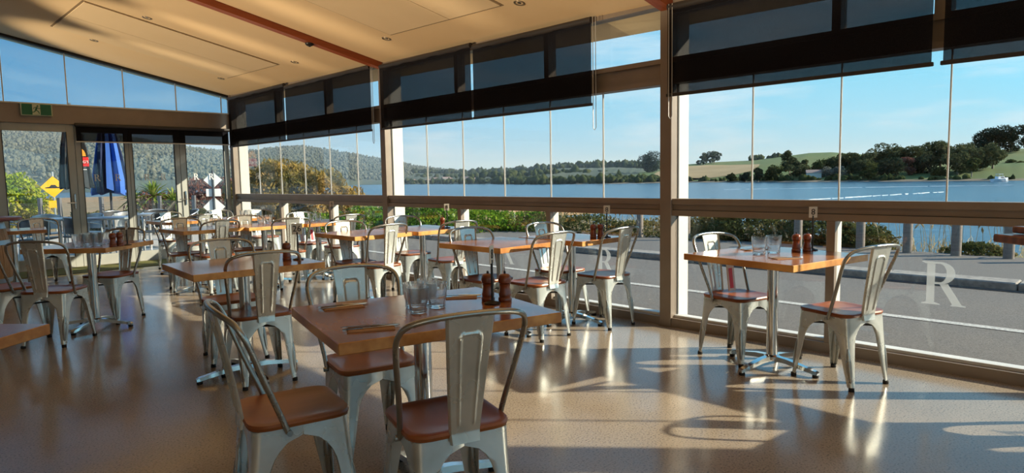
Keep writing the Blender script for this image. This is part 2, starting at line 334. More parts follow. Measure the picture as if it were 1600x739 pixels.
def glazed_wall(name, idx, p, q, n, label):
    """low wall, glazing with posts, and a header up to the ceiling, from p to q"""
    P_, Q_ = Vector((*p, 0)), Vector((*q, 0)); d = Q_-P_
    w = struct(name, (0, 0, 0), label); mid = (P_+Q_)/2
    MB().beam(P_+Vector((0, 0, .3)), Q_+Vector((0, 0, .3)), .16, .6).build('low_wall', 'plaster', w)
    MB().beam(P_+Vector((0, 0, 3.9)), Q_+Vector((0, 0, 3.9)), .16, 1.6).build('header_wall', 'plaster', w)
    g = struct('window_%d' % idx, (0, 0, 0), 'unseen glazing added behind the camera for fill light')
    for i in range(n+1):
        c = P_+d*(i/n); MB().box(c.x-.05, c.y-.05, .6, c.x+.05, c.y+.05, 3.1).build('window_post', 'frame', g)
        if i < n:
            e = P_+d*((i+1)/n); u = d.normalized()*.05
            MB().beam(c+u+Vector((0, 0, 1.85)), e-u+Vector((0, 0, 1.85)), .008, 2.5).build('pane', 'glass', g)
tag(MB().box(XL-.2, YB-.2, 0, XL, YE+.2, ceil_z(XL, 12)+.1).build('wall_left', 'plaster'), 'plain plaster wall', kind='structure')
glazed_wall('wall_back', 7, (XL, YB-.08), (XW+.1, YB-.08), 5, 'wall out of view behind the camera')  # back glazing is unseen, added to let fill light into the room
def r_letter(parent, h, mat, M4):
    """serif capital R from strips, drawn in local xz and placed by the matrix"""
    t_ = .0015; q = MB()
    def pl(poly):
        k = len(poly); q.add([(x*h, -t_, z*h) for x, z in poly]+[(x*h, t_, z*h) for x, z in poly], [tuple(range(k)), tuple(range(2*k-1, k-1, -1))]+[(i, k+i, k+(i+1) % k, (i+1) % k) for i in range(k)])
    pl([(.10, .055), (.26, .055), (.26, .945), (.10, .945)])
    pl([(0, 0), (.38, 0), (.38, .02), (.26, .055), (.10, .055), (0, .02)]); pl([(0, 1), (0, .98), (.10, .945), (.26, .945), (.26, 1)])
    n = 10
    for i in range(n):
        a0, a1 = math.pi/2-math.pi*i/n, math.pi/2-math.pi*(i+1)/n
        o_ = lambda a: (.36+.30*math.cos(a), .74+.26*math.sin(a)); i_ = lambda a: (.36+.13*math.cos(a), .74+.215*math.sin(a))
        pl([i_(a0), o_(a0), o_(a1), i_(a1)])
    pl([(.26, .955), (.36, .955), (.36, 1), (.26, 1)]); pl([(.26, .48), (.36, .48), (.36, .525), (.26, .525)])
    pl([(.36, .48), (.52, .50), (.80, .04), (.62, .04)]); pl([(.62, .04), (.80, .04), (.88, .02), (.88, 0), (.58, 0)])
    q.xform(M4); return q.build('letter', mat, parent)

# --- window wall: bays between posts
def window_bay(idx, y0, y1, joints, lower, letters, label):
    """y0 = near post's far face, y1 = far post's near face; joints: seams of the upper glass; lower: mullion centres"""
    w = struct('window_%d' % idx, (XW, (y0+y1)/2, 0), label); ym = (y0+y1)/2
    def bx(name, mat, x0, a, z0, x1, b_, z1, bev=0): return MB().box(x0, a-ym, z0, x1, b_-ym, z1).build(name, mat, w, None, bev)
    bx('sill_frame', 'frame', 0, y0, 0, .13, y1, .075); bx('sill_bead', 'seal', .045, y0, .075, .13, y1, .095)
    bx('rail_bottom', 'frame', .0, y0, .955, .12, y1, 1.003); bx('rail_track', 'frame', .022, y0, 1.003, .12, y1, 1.052); bx('rail_top', 'frame', .008, y0, 1.052, .11, y1, 1.10)
    bx('rail_groove', 'gasket', .018, y0, .999, .10, y1, 1.007)
    bx('transom_board', 'frame', .03, y0, 2.08, .11, y1, 2.26)
    bx('transom_edge', 'frame', 0, y0, 2.06, .12, y1, 2.10); bx('transom_edge', 'frame', 0, y0, 2.235, .12, y1, 2.275)
    hz = ceil_z(XW, y0)-.03
    bx('head_frame', 'frame', 0, y0, hz, .12, y1, ceil_z(XW, y1)+.02)
    ls = sorted([y0]+lower+[y1])
    for yy in lower:
        bx('mullion', 'frame', .0, yy-.03, .075, .045, yy+.03, .955, .003); bx('mullion_lit_part', 'post', .045, yy-.03, .075, .13, yy+.03, .955, .003); bx('mullion', 'frame', .0, yy-.03, 2.275, .12, yy+.03, hz, .004)  # outer part of each mullion carries the sunlit tone in its colour
    for i in range(len(ls)-1):
        a, b_ = ls[i]+(.03 if i else 0), ls[i+1]-(.03 if i < len(ls)-2 else 0)
        p = bx('lower_pane', 'glass', .060, a, .095, .068, b_, .955)
        bx('upper_pane', 'glass', .060, a, 2.275, .068, b_, hz)
        for (ly, lz, lh) in letters:
            if a < ly < b_:
                r_letter(p, lh, 'frost', Matrix.Translation((.055, ly-ym, lz)) @ Matrix.Rotation(-math.pi/2, 4, 'Z'))
    js = sorted([y0]+joints+[y1])
    for i in range(len(js)-1):
        bx('glass_panel', 'glass', .050, js[i]+.004, 1.10, .058, js[i+1]-.004, 2.06)
        if i: bx('panel_seal', 'seal', .046, js[i]-.004, 1.10, .062, js[i]+.004, 2.06)
    return w
window_bay(1, 7.38, 12.25, [8.06, 8.82, 9.61, 10.44, 11.29], [8.80, 10.44], [], 'glazed bay beside the end doors')
window_bay(2, 3.12, 7.27, [3.77, 4.43, 5.1, 5.78, 6.46], [4.43, 5.82], [(3.86, .37, .25), (5.2, .37, .25)], 'middle glazed bay')
window_bay(3, -1.14, 3.01, [2.33, 1.69, 1.04, .34, -.38], [1.72, .26], [(1.16, .43, .28), (-.5, .43, .28)], 'right glazed bay')
window_bay(4, YB, -1.26, [-1.9, -2.6, -3.3, -4.0, -4.7], [-2.6, -4.0], [], 'glazed bay out of view')
for i, (a, b_) in enumerate(((12.25, 12.38), (7.27, 7.38), (3.01, 3.12), (-1.26, -1.14))):
    o = MB().box(XW-.012, a, 0, XW+.085, b_, ceil_z(XW, a)+.02).build('trim_%d' % (i+10), 'frame', None, None, .004); tag(o, 'aluminium window post', kind='structure')
    MB().box(XW+.085, a, 0, XW+.27, b_, ceil_z(XW, a)+.02).build('post_lit_part', 'post', o, None, .004)  # outer part of the same post, painted in its sunlit tone
    MB().box(XW+.085, a-.006, .08, XW+.105, a-.001, 2.06).build('gasket_strip', 'gasket', o)
o = MB().box(XW, 1.045, 2.275, XW+.12, 1.135, 2.72).build('trim_15', 'frame'); tag(o, 'upper window mullion', kind='structure')
# --- end wall: glazed doors, transom beam and clear panels above
tb = struct('trim_20', (0, YE, 0), 'beam above the glazed doors')
for a, b_, n in ((XL, 1.40, 'transom_beam'), (1.40, XW, 'transom_beam')):
    MB().box(a, -.02, 2.27, b_, .14, 2.555).build(n, 'frame', tb)
MB().box(XL, -.04, 2.555, XW, .14, 2.575).build('ledge', 'seal', tb)
cw = struct('window_5', (0, YE, 0), 'clear panels above the doors')
for a, b_ in ((XL, -2.6), (-2.6, -1.0), (-1.0, .0), (0, .75), (.75, 1.53), (1.53, 2.34), (2.34, 3.14), (3.14, 3.95), (3.95, 4.72), (4.72, 4.84)):
    a += .012; b_ -= .012
    MB().add([(a, .05, 2.575), (b_, .05, 2.575), (b_, .05, ceil_z(b_, YE)), (a, .05, ceil_z(a, YE)), (a, .058, 2.575), (b_, .058, 2.575), (b_, .058, ceil_z(b_, YE)), (a, .058, ceil_z(a, YE))],
             [(3, 2, 1, 0), (4, 5, 6, 7), (0, 1, 5, 4), (1, 2, 6, 5), (2, 3, 7, 6), (3, 0, 4, 7)]).build('clear_panel', 'clerestory', cw)
    MB().box(b_+.004, .045, 2.575, b_+.020, .065, ceil_z(b_, YE)).build('panel_seal', 'seal', cw)
mb = MB(); q = [(XL, 0), (XW, 0)]
mb.add([(x, yy, ceil_z(x, YE)-dz) for x, _ in q for yy in (-.02, .12) for dz in (.035, -.02)], [(0, 1, 5, 4), (2, 6, 7, 3), (0, 4, 6, 2), (1, 3, 7, 5), (0, 2, 3, 1), (4, 5, 7, 6)]); mb.build('head_strip', 'gasket', cw)
def door(idx, x0, x1, sl_, sr, handle, letters, label, top=2.15):
    d = struct('door_%d' % idx, (x0, YE, 0), label); w = x1-x0
    def bx(n, mt_, a, z0, b_, z1, yy0=.02, yy1=.075, bev=.003, par=d): return MB().box(a, yy0, z0, b_, yy1, z1).build(n, mt_, par, None, bev)
    bx('door_stile', 'doorframe', 0, 0, sl_, 2.27); bx('door_stile', 'doorframe', w-sr, 0, w, 2.27)
    bx('bottom_rail', 'doorframe', sl_, 0, w-sr, .17); bx('top_rail', 'doorframe', sl_, top, w-sr, 2.27)
    p = bx('door_pane', 'glass', sl_, .17, w-sr, top, .045, .052, 0)
    bx('pane_gasket', 'gasket', sl_-.006, .17, sl_+.004, top, .015, .05, 0); bx('pane_gasket', 'gasket', w-sr-.004, .17, w-sr+.006, top, .015, .05, 0)
    if handle:
        h = MB().box(handle-.012, -.004, .93, handle+.012, .02, 1.17).build('handle_plate', 'chrome', d, None, .003)
        MB().tube([(handle, .01, 1.03), (handle, -.05, 1.03), (handle-.12, -.05, 1.03)], .009, 8).build('lever', 'chrome', h, 40)
    for lx in letters: r_letter(p, .11, 'whitepaper', Matrix.Translation((lx-x0, .035, 1.37)))
    return d
door(1, 1.30, 2.385, .17, .105, 1.035, [], 'left glazed door leaf')
door(2, 2.39, 3.145, .085, .06, None, [2.62, 2.92], 'glazed door leaf in front of the blue umbrella')
door(3, 3.15, 3.945, .055, .085, None, [3.36, 3.62], 'glazed door leaf in front of the yucca')
door(4, 3.95, 4.80, .10, .09, .05, [4.16, 4.42], 'glazed door leaf in front of the white signs')
ws = tag(MB().box(XL, YE-.02, 0, 1.295, YE+.12, 2.27).build('wall_end', 'plaster'), 'solid part of the end wall', kind='structure')

# ------------------------------------------------------------------ roller blinds
BL = []
def blind(y0, y1, label, group='black mesh roller blinds on the window wall', chain=None, zb=1.955, sag=0):
    th = thing('roller_blind', label, 'blind', (XW-.085, (y0+y1)/2, zb), 0, group); L = y1-y0; h = ceil_z(XW, y0)-.02-zb
    nx, nz_ = 26, 10; mb = MB(); ph = rng.random()*6
    for side in (0, 1):
        for j in range(nz_+1):
            for i in range(nx+1):
                u, v = i/nx, j/nz_
                wv_ = .006*math.sin(u*19+ph)*(.3+.7*v)+.004*math.sin(u*41+ph*2)
                mb.v.append((wv_+side*.0012, (u-.5)*L, v*h))
    k = nx+1; T = k*(nz_+1)
    for j in range(nz_):
        for i in range(nx):
            a = j*k+i; mb.f.append((a, a+k, a+k+1, a+1))
    mb.v = mb.v[:T]
    mb.build('blind_cloth', 'blind', th, 60)
    MB().box(-.010, -L/2-.012, -.014, .010, L/2+.012, .012).build('bottom_bar', 'blindrail', th, None, .004)
    MB().tube([(.01, -L/2, h-.02), (.01, L/2, h-.02)], .03, 10).build('roller_tube', 'blindrail', th, 40)
    if chain:
        cy_, zlo = chain; c = MB()
        c.tube([(-.015, cy_-.016, h), (-.015, cy_-.016, zlo-zb), (-.015, cy_, zlo-zb-.02), (-.015, cy_+.016, zlo-zb), (-.015, cy_+.016, h)], .0035, 6)
        c.build('pull_chain', 'chain', th, 50)
    return th
blind(9.93, 12.18, 'black mesh blind nearest the room corner')
blind(7.46, 9.89, 'wide black blind left of the first window post', chain=(-1.28, 1.80))
blind(5.46, 7.22, 'black blind just right of the first window post')
blind(3.80, 5.42, 'black blind beside the only uncovered top pane', chain=(-.86, 1.74))
blind(1.12, 3.00, 'largest black blind over the right window bay', chain=(.905, 1.78))
blind(-1.05, 1.06, 'black blind cut off by the right edge of the photo')
th = thing('roller_blind', 'black mesh blind above the glazed end doors', 'blind', (3.59, YE-.07, 2.0), 0, 'roller blind on the doors')
MB().add([(-1.19, 0, 0), (1.19, 0, 0), (1.19, 0, .27), (-1.19, 0, .27)], [(0, 1, 2, 3)]).build('blind_cloth', 'blind', th)
MB().box(-1.2, -.010, -.012, 1.2, .010, .006).build('bottom_bar', 'seal', th, None, .003); MB().tube([(-1.2, .0, .262), (1.2, .0, .262)], .03, 10).build('roller_tube', 'blindrail', th, 40)

# ------------------------------------------------------------------ downlights, exit sign, detector
for (x, y, lb) in ((2.55, 8.85, 'small recessed downlight near the centre of the big ceiling panel edge'), (2.45, 10.98, 'small recessed downlight above the clear end panels'), (4.31, 8.63, 'small recessed downlight off the corner of the ceiling panel'),
                   (4.23, 11.05, 'small recessed downlight in the far corner of the ceiling'), (4.32, 6.4, 'small recessed downlight between beam and right ceiling panel'), (4.30, 4.25, 'small recessed downlight at the top edge, above the fourth blind')):
    z = ceil_z(x, y); th = thing('downlight', lb, 'light', (x, y, z), 0, 'recessed ceiling downlights'); th.rotation_euler = (math.atan(.0178), math.atan(.205), 0)
    MB().lathe([(.034, -.002), (.052, -.006), (.055, -.001), (.055, .01), (.034, .01)], 16, cap=False).build('trim_ring', 'downlight', th, 40)
    MB().lathe([(.033, .004), (.028, .001), (.012, -.001)], 14).build('lamp', 'chrome', th, 40)
th = thing('smoke_detector', 'small dark detector on the red ceiling beam', 'detector', (3.86, 7.33, ceil_z(3.86, 7.33)-.075))
MB().lathe([(.02, -.035), (.035, -.03), (.05, -.012), (.05, .0)], 14).build('detector_body', 'black', th, 40); MB().lathe([(.012, -.042), (.014, -.034)], 10).build('sensor', 'rubber', th)
th = thing('exit_sign', 'green exit sign with pale running man above the left door', 'sign', (1.91, YE-.06, 2.375))
MB().box(-.20, -.02, 0, .20, .035, .185).build('sign_case', 'exitwhite', th, None, .006)
MB().box(-.185, -.024, .012, .185, -.0202, .173).build('green_face', 'exitgreen', th); MB().box(-.055, -.027, .014, .045, -.0242, .171).build('doorway', 'exitwhite', th)
mb = MB()
def limb(a, b_, w_): 
    d = (Vector(b_)-Vector(a)).normalized(); n_ = Vector((-d.y, d.x))*w_/2; P_ = [Vector(a)-n_, Vector(b_)-n_, Vector(b_)+n_, Vector(a)+n_]
    mb.add([(p.x, -.030, p.y) for p in P_]+[(p.x, -.0272, p.y) for p in P_], [(0, 1, 2, 3), (7, 6, 5, 4), (0, 4, 5, 1), (1, 5, 6, 2), (2, 6, 7, 3), (3, 7, 4, 0)])
for a, b_, w_ in (((.004, .13), (-.012, .085), .022), ((-.012, .088), (.022, .06), .012), ((.022, .062), (.03, .03), .011), ((-.012, .088), (-.03, .055), .012), ((-.03, .055), (-.06, .05), .011), ((.0, .125), (.03, .108), .009), ((.03, .108), (.052, .116), .008), ((.0, .125), (-.03, .122), .009), ((-.03, .122), (-.042, .10), .008)): limb(a, b_, w_)
mb.lathe([(.012, -.0014), (.012, .0014)], 10, (0, 0, 0))
for i in range(len(mb.v)-20, len(mb.v)):
    x, y, z = mb.v[i]; mb.v[i] = (x+.012, -.0286+z, y+.146)
mb.build('running_man', 'exitgreen', th)

# ------------------------------------------------------------------ unseen fill spots added on the left wall to brighten the ceiling
for i, (y, lb) in enumerate(((.4, 'beside the camera'), (2.2, 'second from the camera'), (4.0, 'third from the camera'), (5.8, 'in the middle of the wall'), (7.6, 'third from the end wall'), (9.4, 'second from the end wall'), (11.3, 'next to the end wall'))):
    th = thing('ceiling_fill_spot', 'unseen fill spot added on the left wall, '+lb, 'lamp', (XL, y, .65), 0, 'fill spots added on the left wall')
    MB().box(0, -.06, -.12, .03, .06, .12).build('wall_plate', 'downlight', th, None, .004)
    MB().tube([(.03, 0, -.02), (.12, 0, -.02)], .015, 8).build('arm', 'downlight', th, 40)
    MB().lathe([(.03, -.05), (.09, -.02), (.12, .05), (.115, .05), (.085, -.01), (.03, -.035)], 20, (.16, 0, 0), cap=False).build('bowl', 'downlight', th, 40)
    L = bpy.data.lights.new('fill_spot_lamp', 'SPOT'); L.energy = FILL_W; L.color = (1.0, .80, .52); L.spot_size = R(19); L.spot_blend = .6; L.shadow_soft_size = .05
    lo_ = ob('fill_spot_lamp', L, th, (.16, 0, .08)); lo_.rotation_euler = Vector((-math.cos(R(18.5)), 0, -math.sin(R(18.5)))).to_track_quat('Z', 'Y').to_euler()

# ------------------------------------------------------------------ metal chair with wooden seat (faces +y)
def sq(u): return max(0., u)**.5
def leg_mesh(sx, sy):
    """one pressed-steel corner leg with its quarter of the arched apron"""
    lev = [.432, .415, .395, .375, .35, .32, .285, .245, .20, .15, .10, .05, .022]
    mb = MB(); rings = []
    fx, fy = (.20, .20) if sy > 0 else (.17, -.215)
    tx, ty = .175, (.172 if sy > 0 else -.172)
    for z in lev:
        k = (.432-z)/.432; k2 = k**1.25
        cx, cy_ = (tx+(fx-tx)*k2)*sx, ty+(fy-ty)*k2
        def wing(S):
            if z > .392: return S
            a = S-.058
            if z > .24: return max(S-a*sq(1-((z-.24)/.152)**2), .05)
            return .058-.032*(1-z/.24)
        wx, wy = wing(tx), wing(abs(ty)); r = .034-.018*k
        ring = []
        for off in (0, .0035):
            pts = []; ro = r-off; rx = cx-sx*off; ry = cy_-(1 if sy > 0 else -1)*off; s_y = 1 if sy > 0 else -1
            xs = [wx, wx*.6+r*.4, r]
            for xx in xs: pts.append((rx-sx*max(xx, ro), ry, z))
            for a in (25, 45, 65): pts.append((rx-sx*ro*(1-math.sin(R(a))), ry-s_y*ro*(1-math.cos(R(a))), z))
            for yy in (r, wy*.6+r*.4, wy): pts.append((rx, ry-s_y*max(yy, ro), z))
            ring.append(pts)
        rings.append(ring)
    n = 9; K = len(lev)
    for ring in rings:
        for pts in ring: mb.v += pts
    def id_(l, s_, i): return l*2*n+s_*n+i
    for l in range(K-1):
        for i in range(n-1):
            mb.f.append((id_(l, 0, i), id_(l+1, 0, i), id_(l+1, 0, i+1), id_(l, 0, i+1))); mb.f.append((id_(l, 1, i+1), id_(l+1, 1, i+1), id_(l+1, 1, i), id_(l, 1, i)))
        for i in (0, n-1): mb.f.append((id_(l, 0, i), id_(l, 1, i), id_(l+1, 1, i), id_(l+1, 0, i)))
    for l in (0, K-1):
        for i in range(n-1): mb.f.append((id_(l, 0, i), id_(l, 1, i), id_(l, 1, i+1), id_(l, 0, i+1)))
    me = mb.mesh('leg', 'steel', 50)
    bm = bmesh.new(); bm.from_mesh(me); bmesh.ops.recalc_face_normals(bm, faces=bm.faces[:]); bm.to_mesh(me); bm.free()
    return me, (fx*sx, fy)
def rrect(hw, hd, r, n=5):
    pts = []
    for cx, cy_, a0 in ((hw-r, hd-r, 0), (-hw+r, hd-r, 90), (-hw+r, -hd+r, 180), (hw-r, -hd+r, 270)):
        for i in range(n+1): a = R(a0+90*i/n); pts.append((cx+r*math.cos(a), cy_+r*math.sin(a)))
    return pts
def make_chair():
    root = ob('metal_chair', None)
    # seat: rounded slab with a shallow dish
    mb = MB(); lv = [(0.170, .165, .06, .430), (.186, .180, .07, .434), (.190, .184, .072, .446), (.186, .180, .070, .455), (.168, .163, .06, .457), (.150, .145, .055, .452), (.08, .08, .04, .449)]
    for hw, hd, r, z in lv: mb.v += [(x, y, z) for x, y in rrect(hw, hd, r)]
    k = 24
    for l in range(len(lv)-1):
        for i in range(k): mb.f.append((l*k+i, l*k+(i+1) % k, (l+1)*k+(i+1) % k, (l+1)*k+i))
    mb.f.append(tuple(range(k-1, -1, -1))); mb.f.append(tuple((len(lv)-1)*k+i for i in range(k)))
    mb.build('seat', 'seatwood', root, 35)
    for sx in (-1, 1):
        for sy in (1, -1):
            me, (fx, fy) = leg_mesh(sx, sy); lg = ob('leg', me, root)
            MB().tube([(sx*(abs(fx)*k_+.175*(1-k_)-.012), (fy*k_+(.172 if sy > 0 else -.172)*(1-k_))-.012*sy, .432*(1-k_**.8)) for k_ in (.30, .42, .55, .70, .82, .93)], [.004, .013, .0165, .0155, .012, .006], 8).build('leg_rib', 'tube', lg, 60)
            c = MB().lathe([(.016, 0), (.0175, .003), (.017, .020), (.013, .024)], 10).build('foot_cap', 'rubber', lg, 40, loc=(fx-.013*sx, fy-.013*(1 if sy > 0 else -1), 0))
    # back hoop
    half = [(.190, -.055, .418), (.196, -.085, .50), (.212, -.130, .62), (.228, -.172, .74), (.229, -.195, .795), (.212, -.218, .832), (.172, -.243, .852), (.10, -.262, .864), (0, -.270, .868)]
    path = spline(half+[(-x, y, z) for x, y, z in half[-2::-1]], 4)
    hp = MB().tube(path, .0105, 8).build('back_hoop', 'tube', root, 60)
    for sx in (-1, 1): MB().tube([(sx*.186, -.052, .418), (sx*.206, -.052, .418)], .011, 10).build('bolt', 'tube', hp, 40)
    # splat with pressed panel
    nx, nz_ = 44, 84; mb = MB()
    def ridge(x, z, v):
        hw_ = .026+.012*v; zt, zb, rc = .800, .480, .018                 # inverted U pressed into the sheet
        if z < zb: d = math.hypot(abs(x)-hw_, z-zb)
        elif z < zt-rc: d = abs(abs(x)-hw_)
        elif abs(x) > hw_-rc: d = abs(math.hypot(abs(x)-(hw_-rc), z-(zt-rc))-rc)
        else: d = abs(z-zt)
        return d
    for side in (0, 1):
        for j in range(nz_+1):
            v = j/nz_; z = .412+v*(.862-.412); hw = .054+.033*v; y = -.186-.080*v**1.15-(.010*max(0, .08-v)/.08)
            for i in range(nx+1):
                u = (i/nx-.5)*2; x = u*hw; e = abs(u)
                bump = .0060*math.exp(-(ridge(x, z, v)/.0045)**2)
                fl_ = .010*max(0, (e-.93)/.07)
                mb.v.append((x, y-bump+fl_+(.0028 if side else 0), z))
    k = nx+1; T = k*(nz_+1)
    for j in range(nz_):
        for i in range(nx):
            a = j*k+i; mb.f.append((a, a+1, a+k+1, a+k)); mb.f.append((T+a, T+a+k, T+a+k+1, T+a+1))
    for j in range(nz_): mb.f.append((j*k, (j+1)*k, T+(j+1)*k, T+j*k)); mb.f.append((j*k+nx, T+j*k+nx, T+(j+1)*k+nx, (j+1)*k+nx))
    for i in range(nx): mb.f.append((i, T+i, T+i+1, i+1)); mb.f.append((nz_*k+i, nz_*k+i+1, T+nz_*k+i+1, T+nz_*k+i))
    mb.build('splat', 'steel', root, 28)
    br = MB(); br.beam((.165, .165, .352), (-.155, -.168, .352), .004, .014); br.beam((-.165, .165, .358), (.155, -.168, .358), .004, .014); br.build('cross_brace', 'black', root)
    return root
CH = [
 (4.281, 1.448, -18.4, 'metal chair right of the window table, its back to the right edge'),
 (4.328, 2.152, 166.7, 'metal chair left of the window table with red striped card on its seat'),
 (4.547, 3.511, -3, 'metal chair nearest the thick window post, seen in profile'),
 (3.869, 3.668, -2.4, 'metal chair with back to camera at the two joined tables, left of the post chair'),
 (3.731, 4.146, 175, 'metal chair with sunlit backrest behind the left joined table'),
 (4.532, 4.008, 174.7, 'metal chair with white sunlit back behind the mill and number card by the glass'),
 (3.631, 5.671, 3.1, 'metal chair with pale back in the second row, above the front table'),
 (4.366, 5.429, -6.5, 'metal chair in the second row in front of the window mullion and mill'),
 (3.611, 6.08, 174.2, 'metal chair with bright white back at the left end of the second row'),
 (4.493, 6.291, 172.1, 'metal chair with bright white back in front of the first window post'),
 (2.727, 8.543, 173.8, 'metal chair facing the camera at the left end of the third row'),
 (2.891, 8.06, 4.7, 'metal chair with its back to the camera at the left table of the third row'),
 (3.444, 8.406, 163.1, 'metal chair with half sunlit back at the middle table of the third row'),
 (3.646, 7.719, -7.6, 'metal chair right behind the number 26 card'),
 (4.346, 8.489, 184.5, 'metal chair with white back at the window end of the third row'),
 (4.40, 7.72, 2, 'metal chair half hidden behind the bright chair of the second row, by the window'),
 (3.279, 10.764, 186.6, 'metal chair with white back in front of the yucca door'),
 (4.02, 10.62, 190, 'metal chair with white back below the white road signs'),
 (3.30, 9.82, 5, 'metal chair in the end row with its back to the camera'),
 (4.42, 10.15, 178, 'metal chair in the room corner beside the lower window'),
 (1.772, 4.233, -6.8, 'metal chair with its back to the camera beside the number 26 table'),
 (1.858, 4.902, 172.4, 'metal chair with bluish back on the far side of the number 26 table'),
 (1.039, 6.515, -40.1, 'dark backlit metal chair in front of the left table with the glasses'),
 (1.60, 7.17, 128, 'metal chair with warm brown backrest right of the left table with the glasses'),
 (.79, 7.0, -72, 'metal chair with light blue back at the left edge, beside the barrel'),
 (1.432, 1.828, -17.5, 'large metal chair in the foreground centre with its back to the camera'),
 (1.088, 2.335, -103, 'large foreground metal chair seen from the side, left of the front table'),
 (1.649, 2.677, 166.9, 'metal chair on the far side of the front table, facing the camera'),
 (.04, 3.03, -20, 'metal chair cut off by the left edge, only its hoop showing'),
 (1.62, 10.55, 190, 'grey metal chair behind the small table beside the barrel'),
 (4.05, -.62, -12, 'metal chair outside the right edge, near side of the unseen table'),
 (4.12, .16, 172, 'metal chair outside the right edge, far side of the unseen table'),
]
proto = make_chair(); first = True
for x, y, rz, lb in CH:
    o = proto if first else copy_tree(proto); first = False
    o.location = (x, y, 0); o.rotation_euler.z = R(rz)
    tag(o, lb, 'chair', 'steel chairs with wooden seats')

# ------------------------------------------------------------------ pedestal tables
TT = .765
def make_table(w, d, th_=.042):
    root = ob('dining_table', None)
    top = MB().box(-w/2, -d/2, TT-th_, w/2, d/2, TT).build('tabletop', ['tabletop', 'tableedge'], root, None, .003)
    for p in top.data.polygons:
        p.material_index = 0 if abs(p.normal.z) > .9 and p.center.z > TT-.01 else 1
    pl_ = MB().lathe([(.036, .07), (.036, TT-th_-.012)], 20).build('column', 'chrome', root, 40)
    MB().box(-.16, -.16, TT-th_-.012, .16, .16, TT-th_).build('top_plate', 'black', root)
    MB().lathe([(.03, .045), (.052, .055), (.052, .078), (.04, .088)], 20).build('hub', 'chrome', root, 40)
    for i in range(4):
        a = R(90*i); mb = MB(); c, s_ = math.cos(a), math.sin(a); secs = [(.03, .05, .082, .026), (.12, .048, .077, .024), (.22, .035, .060, .022), (.315, .022, .044, .021), (.335, .020, .034, .017)]
        for r_, z0, z1, hw in secs: mb.v += [(r_*c+hw*s_, r_*s_-hw*c, z0), (r_*c-hw*s_, r_*s_+hw*c, z0), (r_*c-hw*.8*s_, r_*s_+hw*.8*c, z1), (r_*c+hw*.8*s_, r_*s_-hw*.8*c, z1)]
        for k in range(4):
            for j in range(4): mb.f.append((k*4+j, k*4+(j+1) % 4, (k+1)*4+(j+1) % 4, (k+1)*4+j))
        mb.f += [(3, 2, 1, 0), (16, 17, 18, 19)]
        arm = mb.build('base_arm', 'chrome', root, 40)
        MB().lathe([(.018, 0), (.020, .004), (.019, .020), (.008, .028)], 12).build('foot_pad', 'rubber', arm, 40, loc=(.315*c, .315*s_, 0))
    return root
TABLES = {
 'R': (4.258, 1.872, -10.6, .82, .82, 'square table at the window set with two tumblers and mills'),
 'F': (1.59, 2.17, -14.5, .89, .75, 'large foreground table with tumblers, napkins and cutlery'),
 'J1': (3.755, 3.986, 1, .72, .74, 'left one of two joined tables in the middle of the room'),
 'J2': (4.46, 3.80, 0, .60, .74, 'right one of two joined tables, against the glass by the thick post'),
 'S1': (3.62, 5.90, -.5, .68, .80, 'left table of the second row, under the first window post'),
 'S2': (4.34, 5.86, 0, .70, .80, 'right table of the second row, touching the window side'),
 'N': (1.753, 4.38, -4, .82, .76, 'table carrying the number 26 card and dark mill'),
 'T1': (2.82, 8.24, 2.5, .70, .78, 'left table of the third row with small glasses'),
 'T2': (3.54, 8.13, 0, .70, .78, 'middle table of the third row'),
 'T3': (4.27, 8.10, 0, .70, .78, 'window table of the third row with sunlit yellow edge'),
 'E1': (3.25, 10.30, 4, .70, .76, 'left table of the row nearest the glazed doors'),
 'E2': (4.08, 10.14, 0, .72, .76, 'right table of the row nearest the glazed doors'),
 'G': (1.40, 6.93, 45, .74, .74, 'diagonally placed table with six glasses and two mills at left'),
 'B': (-.10, 3.10, 42, .80, .80, 'table cut off by the lower left edge of the photo'),
 'W': (1.24, 10.25, -8, .70, .70, 'small table between barrel and left door'),
 'X': (4.10, -.24, -6, .80, .78, 'table just outside the right edge of the photo'),
}
first_of = {}
for k, (x, y, rz, w_, d_, lb) in TABLES.items():
    key = (w_, d_)
    o = make_table(w_, d_) if key not in first_of else copy_tree(first_of[key]); first_of.setdefault(key, o)
    o.location = (x, y, 0); o.rotation_euler.z = R(rz); tag(o, lb, 'table', 'square pedestal dining tables')

